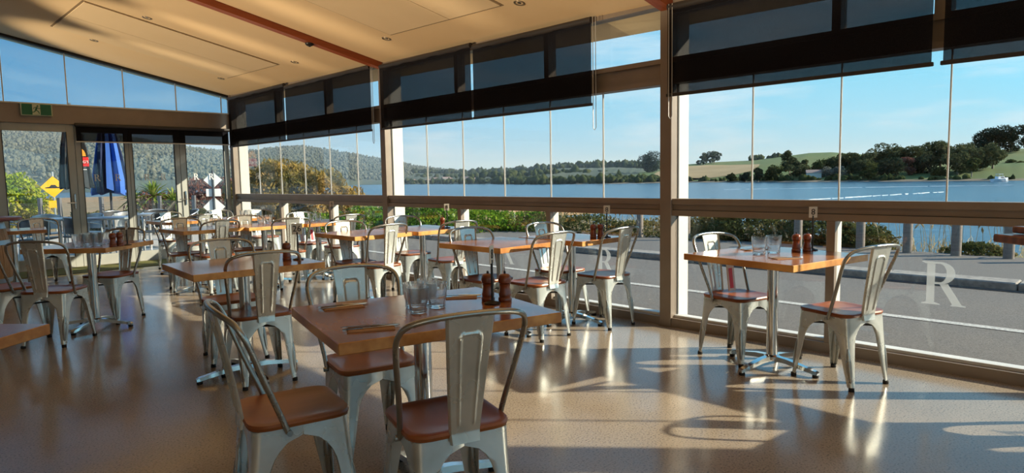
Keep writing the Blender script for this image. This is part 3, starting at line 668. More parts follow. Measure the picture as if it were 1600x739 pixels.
# ------------------------------------------------------------------ small things on the tables
def make_tumbler():
    root = ob('drinking_glass', None); n = 20; mb = MB()
    prof = [(.026, 0), (.030, .004), (.0305, .028), (.034, .038), (.0375, .088), (.0352, .088), (.0318, .040), (.028, .030), (.025, .010), (.002, .009)]
    for (r_, z) in prof:
        for j in range(n):
            a = 2*math.pi*j/n; rr_ = r_*(1-.05*(j % 2)) if z < .036 and r_ > .02 else r_
            mb.v.append((rr_*math.cos(a), rr_*math.sin(a), z))
    for i in range(len(prof)-1):
        for j in range(n): mb.f.append((i*n+j, i*n+(j+1) % n, (i+1)*n+(j+1) % n, (i+1)*n+j))
    mb.f.append(tuple(range(n-1, -1, -1)))
    me = mb.mesh('drinking_glass', 'tumbler', 30); root.data = me if False else None
    bpy.data.objects.remove(root); return ob('drinking_glass', me)
GL = [
 (4.17, 1.93, TT, 'left one of the two tumblers on the window table', 1.35), (4.30, 1.89, TT, 'right one of the two tumblers on the window table', 1.35),
 (1.545, 2.13, TT, 'tumbler nearest the camera on the foreground table', 1.18), (1.665, 2.16, TT, 'right tumbler of the foreground table cluster', 1.18), (1.60, 2.235, TT, 'tumbler at the back left of the foreground cluster', 1.18), (1.70, 2.27, TT, 'tumbler at the back right of the foreground cluster', 1.18),
 (1.27, 6.76, TT, 'leftmost glass in the front row on the left table', 1.25), (1.34, 6.70, TT, 'middle glass in the front row on the left table', 1.25), (1.41, 6.71, TT, 'rightmost glass in the front row on the left table', 1.25),
 (1.36, 6.88, TT, 'left glass of the back row on the left table', 1.25), (1.43, 6.84, TT, 'middle glass of the back row on the left table', 1.25), (1.49, 6.83, TT, 'right glass of the back row on the left table', 1.25),
 (3.00, 8.47, TT, 'left glass on the left table of the third row', 1.2), (3.08, 8.42, TT, 'right glass on the left table of the third row', 1.2), (3.58, 8.30, TT, 'left glass on the middle table of the third row', 1.3), (3.67, 8.27, TT, 'right glass on the middle table of the third row', 1.3),
 (4.28, 8.30, TT, 'left glass on the window table of the third row', 1.2), (4.37, 8.28, TT, 'right glass on the window table of the third row', 1.2),
 (4.16, 10.3, TT, 'left glass on the table in the far corner', 1.2), (4.25, 10.28, TT, 'right glass on the table in the far corner', 1.2)]
g0 = None
for x, y, z, lb, s_ in GL:
    o = make_tumbler() if g0 is None else g0.copy()
    if g0 is not None: col.objects.link(o)
    g0 = g0 or o; o.location = (x, y, z); o.scale = (s_,)*3; tag(o, lb, 'glass', 'facetted drinking tumblers')
def make_mill():
    root = ob('pepper_mill', None)
    MB().lathe([(.031, 0), (.033, .004), (.033, .016), (.029, .022), (.031, .034), (.029, .042), (.026, .060), (.0245, .072), (.028, .086)], 18).build('mill_body', 'millwood', root, 40)
    MB().lathe([(.024, .086), (.031, .092), (.0325, .108), (.029, .124), (.022, .132), (.010, .135)], 18).build('mill_head', 'millwood', root, 40)
    MB().lathe([(.005, .134), (.006, .140), (.004, .148)], 10).build('mill_knob', 'black', root, 40)
    return root
ML = [(4.47, 1.81, 'left mill on the window table'), (4.53, 1.76, 'right mill on the window table'), (1.90, 2.10, 'shadowed dark mill behind the number rod on the front table'), (1.945, 2.04, 'warm brown mill on the front table, right of the rod'),
      (2.01, 4.27, 'dark mill beside the number 26 card'), (1.475, 6.47, 'left mill on the left table with the glasses'), (1.535, 6.50, 'right mill on the left table with the glasses'),
      (4.47, 3.56, 'left mill on the joined table by the glass'), (4.52, 3.52, 'right mill on the joined table by the glass'), (4.42, 5.60, 'mill on the right table of the second row')]
p0 = None
for x, y, lb in ML:
    o = make_mill() if p0 is None else copy_tree(p0); p0 = p0 or o
    o.location = (x, y, TT); s_ = .90; o.scale = (s_,)*3; o.rotation_euler.z = rng.random()*6; tag(o, lb, 'mill', 'wooden salt and pepper mills')
def number_stand(x, y, num, rz, lb, h=.27, cw=.055):
    th = thing('table_number_stand', lb, 'number stand', (x, y, TT), R(rz), 'table number stands')
    MB().lathe([(.035, 0), (.036, .006), (.012, .012), (.007, .016)], 16).build('stand_base', 'black', th, 40)
    MB().tube([(0, 0, .012), (0, 0, h-.045)], .0055, 8).build('rod', 'black', th, 40)
    c = MB().box(-cw/2, -.0015, h-.06, cw/2, .0015, h+.015).build('number_card', 'card', th)
    me = text_mesh(num, .058, 'digits', 'ink'); o = ob('digits', me, c, (0, -.0028, h-.022)); o.rotation_euler = (R(90), 0, 0)
number_stand(4.62, 1.76, '8', -50, 'black rod with pale number card on the window table', .285)
number_stand(4.585, 3.50, '8', -50, 'black rod with pale number card on the joined table by the glass', .265)
number_stand(4.50, 5.62, '8', -38, 'pale number card in front of the window mullion, second row', .25)
number_stand(2.075, 4.235, '26', -28, 'black rod with card reading 26', .235, .07)
number_stand(1.865, 2.035, '8', 30, 'black rod with edge-on card on the foreground table', .235)
number_stand(1.60, 6.53, '8', 60, 'thin pale card stand beside the mills of the left table', .20)
number_stand(4.46, 8.05, '8', -30, 'dark number rod on the window table of the third row', .25)
def cutlery_set(x, y, rz, lb, par_h=TT):
    th = thing('napkin', lb, 'napkin', (x, y, TT), R(rz), 'folded brown napkins')
    MB().box(-.085, -.055, 0, .085, .055, .002).build('napkin_sheet', 'napkin', th, None, .001); MB().box(-.083, -.053, .002, .080, .050, .004).build('napkin_fold', 'napkin', th, None, .001)
    f = thing('fork', lb.replace('brown napkin', 'steel fork lying on the napkin').replace('napkin under cutlery', 'fork'), 'fork', (x, y, TT+.0042), R(rz+6), 'steel forks')
    mb = MB(); mb.box(-.10, .002, 0, .03, .011, .003); mb.build('handle', 'chrome', f, None, .001)
    mb = MB(); mb.box(.03, -.002, 0.0, .062, .017, .0025); mb.build('fork_head', 'chrome', f)
    for k in range(4): MB().box(.062, -.002+k*.0053, .0, .10, .0012+k*.0053, .0025).build('tine', 'chrome', f)
    kf = thing('knife', lb.replace('brown napkin', 'steel knife lying on the napkin').replace('napkin under cutlery', 'knife'), 'knife', (x, y, TT+.0042), R(rz-3), 'steel knives')
    MB().box(-.105, -.022, 0, .0, -.011, .006).build('handle', 'chrome', kf, None, .0015)
    MB().prism([(0, -.022), (.095, -.023), (.108, -.017), (.10, -.010), (0, -.011)], .001, .004).build('blade', 'chrome', kf)
cutlery_set(1.26, 2.03, 150, 'brown napkin at the near left corner of the foreground table')
cutlery_set(1.40, 2.47, 160, 'brown napkin at the far left edge of the foreground table')
cutlery_set(1.87, 2.27, 140, 'brown napkin behind the tumblers of the foreground table')
cutlery_set(4.08, 1.72, -35, 'brown napkin at the front edge of the window table')
cutlery_set(4.42, 2.08, -20, 'brown napkin at the back edge of the window table')
for x, y, rz, lb in ((4.405, 2.235, 166, 'white card with red stripe on the seat of the left window chair'), (4.425, 8.56, 184, 'white card with red stripe on a chair of the third row')):
    th = thing('menu_card', lb, 'card', (x, y, .457), R(rz), 'striped menu cards'); th.rotation_euler.x = R(8)
    MB().box(-.035, -.004, 0, .035, .004, .20).build('card_sheet', 'whitepaper', th); MB().box(-.014, -.0055, .02, .022, .0055, .165).build('red_stripe', 'redpaper', th)

# bar-height table at the right edge
th = thing('bar_table', 'dark red-brown high table poking in at the right edge', 'table', (3.108, .084, 0), R(-42))
MB().box(-.29, -.21, 1.062, .48, .21, 1.087).build('tabletop', 'darkwood', th, None, .005); MB().box(-.35, -.24, 1.028, .48, .225, 1.058).build('lower_board', 'darkwood', th, None, .005)
MB().lathe([(.035, .03), (.035, 1.028)], 16, (.14, 0, 0)).build('column', 'black', th, 40); MB().lathe([(.22, 0), (.22, .012), (.05, .03)], 24, (.14, 0, 0)).build('base_plate', 'black', th, 40)
rg = [(-.12+.034*math.cos(2*math.pi*i/20), -.16, .992+.034*math.sin(2*math.pi*i/20)) for i in range(21)]
MB().tube(rg, .008, 8, False).build('hook_ring', 'rubber', th, 60)

# wine barrel
th = thing('wine_barrel', 'wooden wine barrel with grey iron hoops at the left edge', 'barrel', (.80, 9.50, 0), .3)
prof = [(.27, 0), (.30, .14), (.325, .30), (.335, .46), (.325, .62), (.30, .78), (.27, .92)]; ns = 22
for i in range(ns):
    mb = MB(); a0, a1 = 2*math.pi*i/ns+.008, 2*math.pi*(i+1)/ns-.008
    for r_, z in prof: mb.v += [(r_*math.cos(a0), r_*math.sin(a0), z), (r_*math.cos(a1), r_*math.sin(a1), z), ((r_-.03)*math.cos(a1), (r_-.03)*math.sin(a1), z), ((r_-.03)*math.cos(a0), (r_-.03)*math.sin(a0), z)]
    for k in range(len(prof)-1):
        for j in range(4): mb.f.append((k*4+j, k*4+(j+1) % 4, (k+1)*4+(j+1) % 4, (k+1)*4+j))
    e = (len(prof)-1)*4; mb.f += [(3, 2, 1, 0), (e, e+1, e+2, e+3)]; mb.build('stave', 'barrel', th)
for z0, z1 in ((.03, .09), (.22, .27), (.65, .70), (.83, .90)):
    def rz_(z): return np.interp(z, [p[1] for p in prof], [p[0] for p in prof])
    MB().lathe([(rz_(z0)-.01, z0), (rz_(z0)+.005, z0), (rz_(z1)+.005, z1), (rz_(z1)-.01, z1)], 36, cap=False).build('iron_hoop', 'hoopiron', th, 40)
MB().lathe([(.25, .90), (.25, .905)], 24).build('barrel_head', 'barrel', th)
th = thing('round_tray', 'round dark red board lying on the barrel', 'board', (.86, 9.46, .92)); MB().lathe([(.37, 0), (.385, .008), (.385, .03), (.37, .04)], 36).build('board', 'redtop', th, 40); MB().lathe([(.05, .04), (.09, .044), (.10, .05)], 18, (-.05, .02, 0)).build('dish', 'black', th, 40)
# mat and yellow line at the doors
th = thing('door_mat', 'olive coir mat lying along the glazed doors', 'mat', (2.45, 11.86, 0)); MB().box(-1.2, -.42, 0, 1.2, .40, .008).build('mat_pile', 'mat', th, None, .003)
th = thing('floor_tape', 'yellow line taped on the floor in front of the mat', 'tape', (2.35, 11.30, 0)); MB().box(-.62, -.04, 0, .62, .04, .002).build('tape_strip', 'yellowpaint', th)

# ------------------------------------------------------------------ outside: ground, road, lake
o = MB().box(XW+.16, -60, -.42, 9.62, 17.0, -.15).build('road', 'asphalt'); tag(o, 'grey asphalt road outside the windows', 'road', kind='structure')
pa = struct('path', (0, 0, 0), 'asphalt path beyond the kerb'); MB().box(9.98, -60, -.42, 12.9, 17.0, -.10).build('path_slab', 'asphalt', pa)
tag(MB().box(-60, -60, -.45, XL-.2, 40, -.12).build('bounce_ground', 'patio'), 'unseen pale paving added to bounce light', kind='structure')  # unseen pale ground, added for light bounced into the room
tag(MB().box(XL-.2, -60, -.45, XW+.16, YB-.2, -.12).build('bounce_drive', 'patio'), 'unseen pale drive added to bounce light', kind='structure')  # same added bounce ground, behind the back wall
kb = struct('kerb', (0, 0, 0), 'concrete kerb along the road')
for i in range(26):
    y = -20+1.42*i; MB().box(9.62, y, -.42, 9.98, y+1.405, -.05).build('kerb_block', 'kerbstone', kb, None, .015)
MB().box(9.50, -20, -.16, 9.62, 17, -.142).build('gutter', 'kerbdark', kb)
ln = tag(MB().box(7.18, -40, -.155, 7.30, 16.5, -.144).build('road_line', 'roadpaint'), 'white line painted on the road', kind='structure')
tag(MB().box(-12, YE+.14, -.30, 7.2, 21.0, -.02).build('patio_slab', 'patio'), 'paved terrace outside the doors', kind='structure')
mb = MB()
ed = [(12.9, -.10), (13.6, -.16), (14.6, -.5), (16.5, -1.9)]
ys = [-60+3*i for i in range(29)]
for y in ys:
    for x, z in ed: mb.v.append((x+.35*math.sin(y*.7)*(x > 13), y, z+.05*math.sin(y*1.3+x)))
for j in range(len(ys)-1):
    for i in range(3): a = j*4+i; mb.f.append((a, a+1, a+5, a+4))
tag(mb.build('verge', 'verge', None, 60), 'grassy bank between path and lake', kind='structure')
mb = MB(); mb.box(-40, 21.0, -.6, 30, 62, -.16); mb.box(-40, 62, -1.2, 40, 120, -.5); tag(mb.build('field', 'earth'), 'brown open ground beyond the terrace', kind='structure')
tag(MB().box(7.2, 17.0, -.5, 14.2, 21.0, -.14).build('lawn_strip', 'verge'), 'rough ground beside the terrace', kind='structure')
mb = MB().box(-1500, -1500, -2.6, 3500, 3500, -1.7); tag(mb.build('lake', 'lake'), 'blue rippled lake', kind='structure')
for k, (p, q, w_, lb) in enumerate(((( 60, 31), (104, 23), .8, 'white wake streak on the water right of the thick post'), ((118, 62), (150, 22), 1.1, 'long pale wake crossing the lake at right'), ((190, 165), (205, 140), 1.6, 'thin far wake left of the thick post'))):
    mb = MB(); P_, Q_ = Vector((*p, -1.7)), Vector((*q, -1.7)); n_ = 40; d = (Q_-P_); pr = Vector((-d.y, d.x, 0)).normalized(); rs = random.Random(k)
    for i in range(n_):
        a = P_+d*(i/n_+rs.uniform(0, .01)); L = d.length/n_*rs.uniform(.6, 2.2); ww = w_*rs.uniform(.10, .30)
        u = d.normalized(); c = a+pr*rs.uniform(-1, 1)*w_*.5; e = c+u*L
        mb.add([c-pr*ww*.5, e-pr*ww*.3, e+pr*ww*.3, c+pr*ww*.5]+[v+Vector((0, 0, .05)) for v in (c-pr*ww*.4, e-pr*ww*.2, e+pr*ww*.2, c+pr*ww*.4)], [(0, 3, 2, 1), (4, 5, 6, 7), (0, 1, 5, 4), (1, 2, 6, 5), (2, 3, 7, 6), (3, 0, 4, 7)])
    tag(mb.build('boat_wake', 'foam'), lb, 'wake', kind='stuff')

# bollards by the path
for i, (x, y) in enumerate(((12.55, 5.05), (12.55, 3.95), (12.6, 3.22), (12.62, 2.52), (12.65, 1.83), (12.65, 1.1), (12.5, 8.6), (12.5, 7.4))):
    lb = ['timber bollard in front of the dark bush, left of the window chair', 'timber bollard just left of the window chair hoop', 'timber bollard right of the window chair hoop', 'timber bollard above the frosted letter', 'timber bollard behind the dark high table', 'timber bollard beyond the right edge', 'timber bollard behind the joined tables, left', 'timber bollard behind the joined tables, right'][i]
    th = thing('bollard', lb, 'bollard', (x, y, -.10), 0, 'timber bollards along the path')
    MB().lathe([(.075, -.2), (.075, .56), (.066, .585)], 12).build('bollard_post', 'timberpost', th, 40); MB().lathe([(.066, .585), (.03, .60)], 12).build('bollard_cap', 'timberpost', th)

# ------------------------------------------------------------------ plants
def leaves(name, blobs, n, size, mat, parent, seed, aspect=1.6, up=0.0):
    rs = np.random.default_rng(seed); V = []
    tot = sum(b_[3]*b_[4]*b_[5] for b_ in blobs)
    P = []
    for (cx, cy_, cz, rx, ry, rz_) in blobs:
        k = max(20, int(n*rx*ry*rz_/tot)); d = rs.normal(size=(k, 3)); d /= np.linalg.norm(d, axis=1)[:, None]; rad = rs.uniform(.45, 1.0, k)**.5
        P.append(np.array([cx, cy_, cz])+d*rad[:, None]*np.array([rx, ry, rz_])*(1+.12*np.sin(d[:, :1]*7+d[:, 2:]*5)))
    P = np.concatenate(P); k = len(P)
    a = rs.normal(size=(k, 3)); a[:, 2] += up*2; a /= np.linalg.norm(a, axis=1)[:, None]; b_ = np.cross(a, rs.normal(size=(k, 3))); b_ /= np.linalg.norm(b_, axis=1)[:, None]
    s_ = size*rs.uniform(.6, 1.3, (k, 1)); A = a*s_*aspect; Bv = b_*s_*.5
    V = np.stack([P-A*.5, P+Bv, P+A*.5, P-Bv], 1).reshape(-1, 3)
    me = bpy.data.meshes.new(name); me.vertices.add(4*k); me.vertices.foreach_set('co', V.ravel()); me.loops.add(4*k); me.loops.foreach_set('vertex_index', np.arange(4*k)); me.polygons.add(k); me.polygons.foreach_set('loop_start', np.arange(0, 4*k, 4)); me.polygons.foreach_set('loop_total', np.full(k, 4))
    me.update(calc_edges=True); me.materials.append(M[mat]); return ob(name, me, parent)
def shrub(name, label, cat, loc, blobs, n, size, mat, seed, group=None, stems=5, aspect=1.6, up=0., sh=.7):
    th = thing(name, label, cat, loc, 0, group); leaves('foliage', blobs, n, size, mat, th, seed, aspect, up)
    rs = random.Random(seed)
    for k in range(stems):
        b_ = blobs[k % len(blobs)]; MB().tube([(b_[0]*.4+rs.uniform(-.1, .1), b_[1]*.4+rs.uniform(-.1, .1), 0), (b_[0]*.7, b_[1]*.7, b_[2]*.5), (b_[0]+rs.uniform(-.2, .2), b_[1]+rs.uniform(-.2, .2), b_[2])], [.03, .022, .010], 6).build('stem', 'trunk', th, 60)
    return th
shrub('autumn_bush', 'large golden autumn bush outside the first window bay', 'bush', (9.0, 18.9, -.16), [(0, 0, .9, 1.0, 1.0, 1.15), (-.75, .7, .9, .8, .8, 1.1), (.75, -.75, .85, .8, .8, 1.0), (-.2, .2, 1.6, .7, .7, .55), (1.3, -1.3, .6, .6, .6, .7)], 22000, .05, 'leafautumn', 1, stems=9, aspect=3.0, up=.6)
shrub('green_bush', 'bright green bush left of the first window post', 'bush', (9.6, 15.2, -.15), [(0, 0, .25, 1.0, .9, .55), (-1.0, .7, .2, .9, .8, .45), (.9, -.6, .2, .8, .8, .45)], 9000, .06, 'leafgreen', 2, 'green bushes along the road')
shrub('green_bush', 'bright green bush right of the first window post', 'bush', (10.6, 13.9, -.15), [(0, 0, .3, 1.1, 1.0, .6), (1.1, -.6, .2, 1.1, .9, .5), (2.1, -1.3, .15, 1.0, .9, .4)], 11000, .06, 'leafgreen', 3, 'green bushes along the road')
shrub('low_hedge', 'olive low hedge behind the second row chairs', 'hedge', (13.0, 10.6, -.15), [(0, 0, .1, .9, 1.1, .40), (.3, -1.7, .05, .9, 1.1, .36), (.3, -3.2, 0, .9, 1.0, .34), (-.2, 1.5, .1, .9, 1.0, .42)], 11000, .05, 'leafdark', 4)
shrub('dark_bush', 'dark brown-green bush behind the left window chair', 'bush', (13.5, 6.55, -.14), [(0, 0, .2, .8, .9, .48), (.1, .9, .15, .7, .7, .40)], 8000, .05, 'leafdark', 5, 'dark bushes on the lake bank')
shrub('dark_bush', 'dark bush behind the tumblers of the window table', 'bush', (13.5, 5.05, -.14), [(0, 0, .22, .7, .7, .46), (.1, -.8, .1, .6, .6, .34)], 7000, .05, 'leafdark', 6, 'dark bushes on the lake bank')
shrub('dark_bush', 'small dry bush between two bollards', 'bush', (13.3, 4.2, -.14), [(0, 0, .08, .5, .5, .28)], 2500, .045, 'leafdark', 7, 'dark bushes on the lake bank', stems=3)
shrub('dark_bush', 'small tuft beside the bollard above the letter', 'bush', (13.2, 2.35, -.14), [(0, 0, .0, .4, .5, .22)], 2000, .045, 'leafdark', 8, 'dark bushes on the lake bank', stems=3)
shrub('yellow_shrub', 'yellow-green shrub behind the left door', 'shrub', (3.05, 25.6, -.16), [(0, 0, .9, .9, .9, 1.0), (-.6, .4, 1.3, .8, .8, .8), (.7, -.5, .6, .55, .55, .65), (-1.1, .5, .9, .7, .7, .8)], 12000, .075, 'leafyellow', 9, stems=7)
shrub('grey_hedge', 'grey-green clipped hedge behind the terrace tables', 'hedge', (5.5, 20.4, -.16), [(0, 0, .35, 1.0, .6, .42), (1.1, -.9, .35, .9, .6, .42), (-1.1, .8, .35, .9, .6, .42)], 8000, .06, 'leafdark', 10)
shrub('brown_thicket', 'reddish bare thicket behind the white road signs', 'bush', (8.1, 22.6, -.16), [(0, 0, .7, 1.3, 1.2, .95), (-1.3, .8, .5, 1.0, 1.0, .75)], 9000, .05, 'russet', 11, aspect=3, up=.6)
# yucca: rosettes of strap leaves
th = thing('yucca', 'spiky yellow-green yucca behind the third door leaf', 'plant', (5.35, 19.0, -.05))
MB().tube([(0, 0, 0), (.04, .02, .5), (0, 0, 1.0)], [.09, .08, .06], 10).build('trunk', 'trunk', th, 60)
rs = random.Random(5)
for ci, (cx, cy_, cz, n_) in enumerate(((0, 0, 1.05, 70), (.42, -.3, .9, 50), (-.40, .35, .95, 50))):
    if ci: MB().tube([(0, 0, .45), (cx*.7, cy_*.7, .7), (cx, cy_, cz)], [.06, .05, .045], 8).build('branch', 'trunk', th, 60)
    for k in range(n_):
        a = rs.uniform(0, 6.28); el = rs.uniform(-.5, 1.35); L = rs.uniform(.42, .62); d = Vector((math.cos(a)*math.cos(el), math.sin(a)*math.cos(el), math.sin(el))); s_ = Vector((-math.sin(a), math.cos(a), 0))*.022
        c = Vector((cx, cy_, cz)); mid = c+d*L*.55; tip = c+d*L+Vector((0, 0, -.10)); dn = Vector((0, 0, -.012))
        MB().add([c-s_*.7, c+s_*.7, mid+s_, mid-s_, tip, mid+dn], [(0, 1, 2, 3), (3, 2, 4), (0, 3, 5), (1, 5, 2), (3, 4, 5), (2, 5, 4)]).build('strap_leaf', 'leafyucca', th)
# reeds and grasses on the bank (uncountable)
rs = np.random.default_rng(12); mb = MB()
for k in range(5200):
    y = rs.uniform(-3, 18); x = 13.2+rs.uniform(0, 1.6)+.25*math.sin(y); dens = 1 if y > 5.5 else .35
    if rs.random() > dens: continue
    hgt = rs.uniform(.12, .42)*(1.15 if y > 6 else .75); a = rs.uniform(0, 6.28); s_ = Vector((math.cos(a), math.sin(a), 0))*.010; ben = Vector((rs.normal()*.08, rs.normal()*.08, 0)); p = Vector((x, y, -.2))
    mb.add([p-s_, p+s_, p+ben*.5+Vector((0, 0, hgt*.7))+s_*.7, p+ben*.5+Vector((0, 0, hgt*.7))-s_*.7, p+ben*1.6+Vector((0, 0, hgt))], [(0, 1, 2, 3), (3, 2, 4)])
for k in range(240):
    y = rs.uniform(0, 16); x = 13.1+rs.uniform(0, 1.2); hgt = rs.uniform(.40, .78); p = Vector((x, y, -.2)); ben = Vector((rs.normal()*.06, rs.normal()*.06, 0)); tp = p+ben+Vector((0, 0, hgt))
    mb.tube([p, p+ben*.4+Vector((0, 0, hgt*.6)), tp], [.006, .005, .004], 3, False)
    mb.tube([tp, tp+ben*.5+Vector((0, 0, .05)), tp+ben*1.4+Vector((0, 0, .10))], [.008, .020, .004], 5)
tag(mb.build('bank_grass', 'reed'), 'dry pale grass and reed heads along the bank', 'grass', kind='stuff')

# ------------------------------------------------------------------ terrace furniture, umbrellas, signs, fence
def terrace_table(x, y, lb, r_=.38):
    th = thing('terrace_table', lb, 'table', (x, y, -.02), 0, 'round metal terrace tables')
    MB().lathe([(r_-.01, .70), (r_, .705), (r_, .735), (r_-.02, .74)], 32).build('tabletop', 'alu', th, 40); MB().lathe([(.03, .03), (.03, .70)], 14).build('column', 'alu', th, 40)
    MB().lathe([(.22, 0), (.22, .012), (.05, .03)], 20).build('base_plate', 'alu', th, 40)
terrace_table(2.42, 14.25, 'round metal terrace table behind the left door'); terrace_table(3.10, 13.72, 'round metal terrace table behind the second door leaf', .42); terrace_table(4.0, 14.6, 'round metal terrace table behind the yucca door')
def make_tchair(fabric):
    root = ob('terrace_chair', None)
    MB().box(-.23, -.22, .42, .23, .23, .445).build('seat', fabric, root, None, .008)
    arcp = [(.27*math.cos(a), -.02-.24*math.sin(a)) for a in [R(t_) for t_ in range(0, 181, 15)]]
    MB().tube([(x, y, .68+.10*max(0, -(y+.02))/.24) for x, y in arcp], .013, 8).build('arm_rail', 'alu', root, 60)
    mb = MB(); nb = len(arcp)
    sel = arcp[2:-2]
    mb.v = [(x*.97, y*.97, .50) for x, y in sel]+[(x*.98, y*.98, .77) for x, y in sel]+[(x*.93, y*.93, .50) for x, y in sel]+[(x*.94, y*.94, .77) for x, y in sel]
    k = len(sel)
    for i in range(k-1): mb.f += [(i, i+1, k+i+1, k+i), (2*k+i+1, 2*k+i, 3*k+i, 3*k+i+1), (k+i, k+i+1, 3*k+i+1, 3*k+i), (i+1, i, 2*k+i, 2*k+i+1)]
    mb.build('back_shell', fabric, root, 60)
    for sx in (-1, 1):
        MB().tube([(sx*.27, .0, .68), (sx*.26, .19, .64), (sx*.24, .22, 0)], .012, 8).build('leg', 'alu', root, 60); MB().tube([(sx*.22, -.16, .74), (sx*.21, -.19, .42), (sx*.23, -.25, 0)], .012, 8).build('leg', 'alu', root, 60)
    return root
ta = make_tchair('alu'); tb_ = make_tchair('darkplastic'); used = {'a': 0, 'd': 0}
for kind, x, y, rz, lb in (('d', 2.0, 13.55, -30, 'black terrace chair left of the left terrace table'), ('a', 2.35, 14.95, 175, 'grey terrace chair behind the left terrace table'), ('a', 2.9, 14.5, 120, 'pale metal terrace chair right of the left terrace table'), ('a', 1.75, 14.55, -110, 'grey terrace chair at the far left of the terrace'),
                           ('d', 2.62, 13.5, -75, 'dark blue terrace chair left of the middle terrace table'), ('a', 3.58, 14.45, 170, 'grey metal terrace chair behind the middle terrace table'), ('d', 3.75, 13.6, 90, 'black terrace chair right of the middle terrace table'),
                           ('d', 4.3, 15.2, 165, 'black terrace chair behind the yucca door table'), ('d', 4.65, 14.5, 95, 'black terrace chair near the corner post'), ('d', 3.62, 15.4, 190, 'black terrace chair left behind the yucca door table')):
    src = ta if kind == 'a' else tb_; o = src if not used[kind] else copy_tree(src); used[kind] = 1
    o.location = (x, y, -.02); o.rotation_euler.z = R(rz); tag(o, lb, 'chair', 'terrace armchairs')
def closed_umbrella(name, lb, x, y, z0, z1, rb, mats, seed, folds=9):
    th = thing(name, lb, 'umbrella', (x, y, -.02)); MB().lathe([(.025, .03), (.025, z1+.12)], 12).build('pole', 'darkplastic' if seed == 1 else 'timberpost', th, 40); MB().lathe([(.24, 0), (.24, .05), (.05, .09)], 20).build('base', 'darkplastic', th, 40)
    rs = random.Random(seed)
    for k in range(folds):
        a0, a1 = 2*math.pi*k/folds, 2*math.pi*(k+1)/folds; am = (a0+a1)/2; mb = MB(); zb = z0+rs.uniform(-.05, .10)
        lv = [(z1, .03), (z1-.3, rb*.45), ((z0+z1)/2, rb*.72), (z0+.25, rb*.95), (zb, rb*1.05)]
        for i, (z, r_) in enumerate(lv):
            pk = r_*rs.uniform(1.05, 1.3); mb.v += [(r_*.55*math.cos(a0), r_*.55*math.sin(a0), z), (pk*math.cos(am-.22), pk*math.sin(am-.22), z), (pk*math.cos(am+.10), pk*math.sin(am+.10), z-(.06 if i == 4 else 0)), (r_*.55*math.cos(a1), r_*.55*math.sin(a1), z), (.02*math.cos(am), .02*math.sin(am), z)]
        for l in range(4):
            for j in range(4): mb.f.append((l*5+j, (l+1)*5+j, (l+1)*5+j+1, l*5+j+1))
        mb.f.append((20, 24, 23, 22, 21))
        mb.build('canopy_fold', mats[k % len(mats)], th, 50)
    return th
ub = closed_umbrella('closed_umbrella', 'folded royal blue sun umbrella behind the second door leaf', 3.76, 16.38, 1.18, 2.9, .30, ['umbrellablue', 'umbrellablue', 'umbrellanavy'], 1)
uk = closed_umbrella('closed_umbrella', 'folded black sun umbrella with red lettered label', 3.07, 16.10, 1.30, 2.9, .26, ['umbrellablack'], 2)
def facing_plate(parent, loc, rz, items):
    e = None
    for (n, mt_, bx, txt) in items:
        if txt:
            o = ob(n, text_mesh(txt[0], txt[1], n, mt_, .002), parent, loc); o.rotation_euler = (R(90), 0, rz); o.location = (Vector(loc)+Matrix.Rotation(rz, 3, 'Z') @ Vector((txt[2], -.02, txt[3])))
        else:
            o = MB().box(*bx).build(n, mt_, parent, None, .004, loc=loc); o.rotation_euler.z = rz
zr = R(-14)
facing_plate(uk, (.05, -.34, 1.80), zr, [('label_patch', 'labelred', (-.12, -.012, -.09, .14, .012, .10), None), ('label_text', 'whitepaper', None, ("BOAG'S", .075, .01, .0)), ('label_patch', 'whitepaper', (-.10, -.010, -.16, .10, .010, -.145), None)])
mb = MB()
for i in range(8):
    a0, a1 = math.pi*i/8, math.pi*(i+1)/8
    mb.add([(.10*math.cos(a0), -.01, .16*math.sin(a0)), (.10*math.cos(a1), -.01, .16*math.sin(a1)), (.04*math.cos(a1), -.01, .07*math.sin(a1)), (.04*math.cos(a0), -.01, .07*math.sin(a0))]+[(.10*math.cos(a0), .01, .16*math.sin(a0)), (.10*math.cos(a1), .01, .16*math.sin(a1)), (.04*math.cos(a1), .01, .07*math.sin(a1)), (.04*math.cos(a0), .01, .07*math.sin(a0))], [(0, 1, 2, 3), (7, 6, 5, 4), (0, 4, 5, 1), (2, 6, 7, 3)])
o = mb.build('label_arch', 'labelorange', uk, loc=(.05, -.34, 1.92)); o.rotation_euler.z = zr
th = thing('road_sign', 'yellow diamond speed hump sign behind the left door', 'sign', (4.02, 24.15, -.16), R(-10))
MB().tube([(0, .03, 0), (0, .03, 1.9)], .03, 10).build('sign_pole', 'alu', th, 40)
MB().add([p for p in ((-.33, 0, 1.44), (0, 0, 1.11), (.33, 0, 1.44), (0, 0, 1.77))]+[(-.33, .012, 1.44), (0, .012, 1.11), (.33, .012, 1.44), (0, .012, 1.77)], [(0, 1, 2, 3), (7, 6, 5, 4), (0, 4, 5, 1), (1, 5, 6, 2), (2, 6, 7, 3), (3, 7, 4, 0)]).build('sign_face', 'signyellow', th)
hump = [(-.20, 1.40), (.20, 1.40), (.20, 1.43), (.10, 1.44), (.05, 1.50), (-.05, 1.50), (-.10, 1.44), (-.20, 1.43)]; k = len(hump)
MB().add([(x, -.006, z) for x, z in hump]+[(x, -.001, z) for x, z in hump], [tuple(range(k)), tuple(range(2*k-1, k-1, -1))]+[(i, k+i, k+(i+1) % k, (i+1) % k) for i in range(k)]).build('hump_symbol', 'ink', th)
MB().box(-.14, -.004, .80, .14, .008, 1.02).build('speed_plate', 'signyellow', th)
th = thing('road_sign', 'post with two white diamonds and a white square seen from behind', 'sign', (5.82, 16.06, -.02), R(-22))
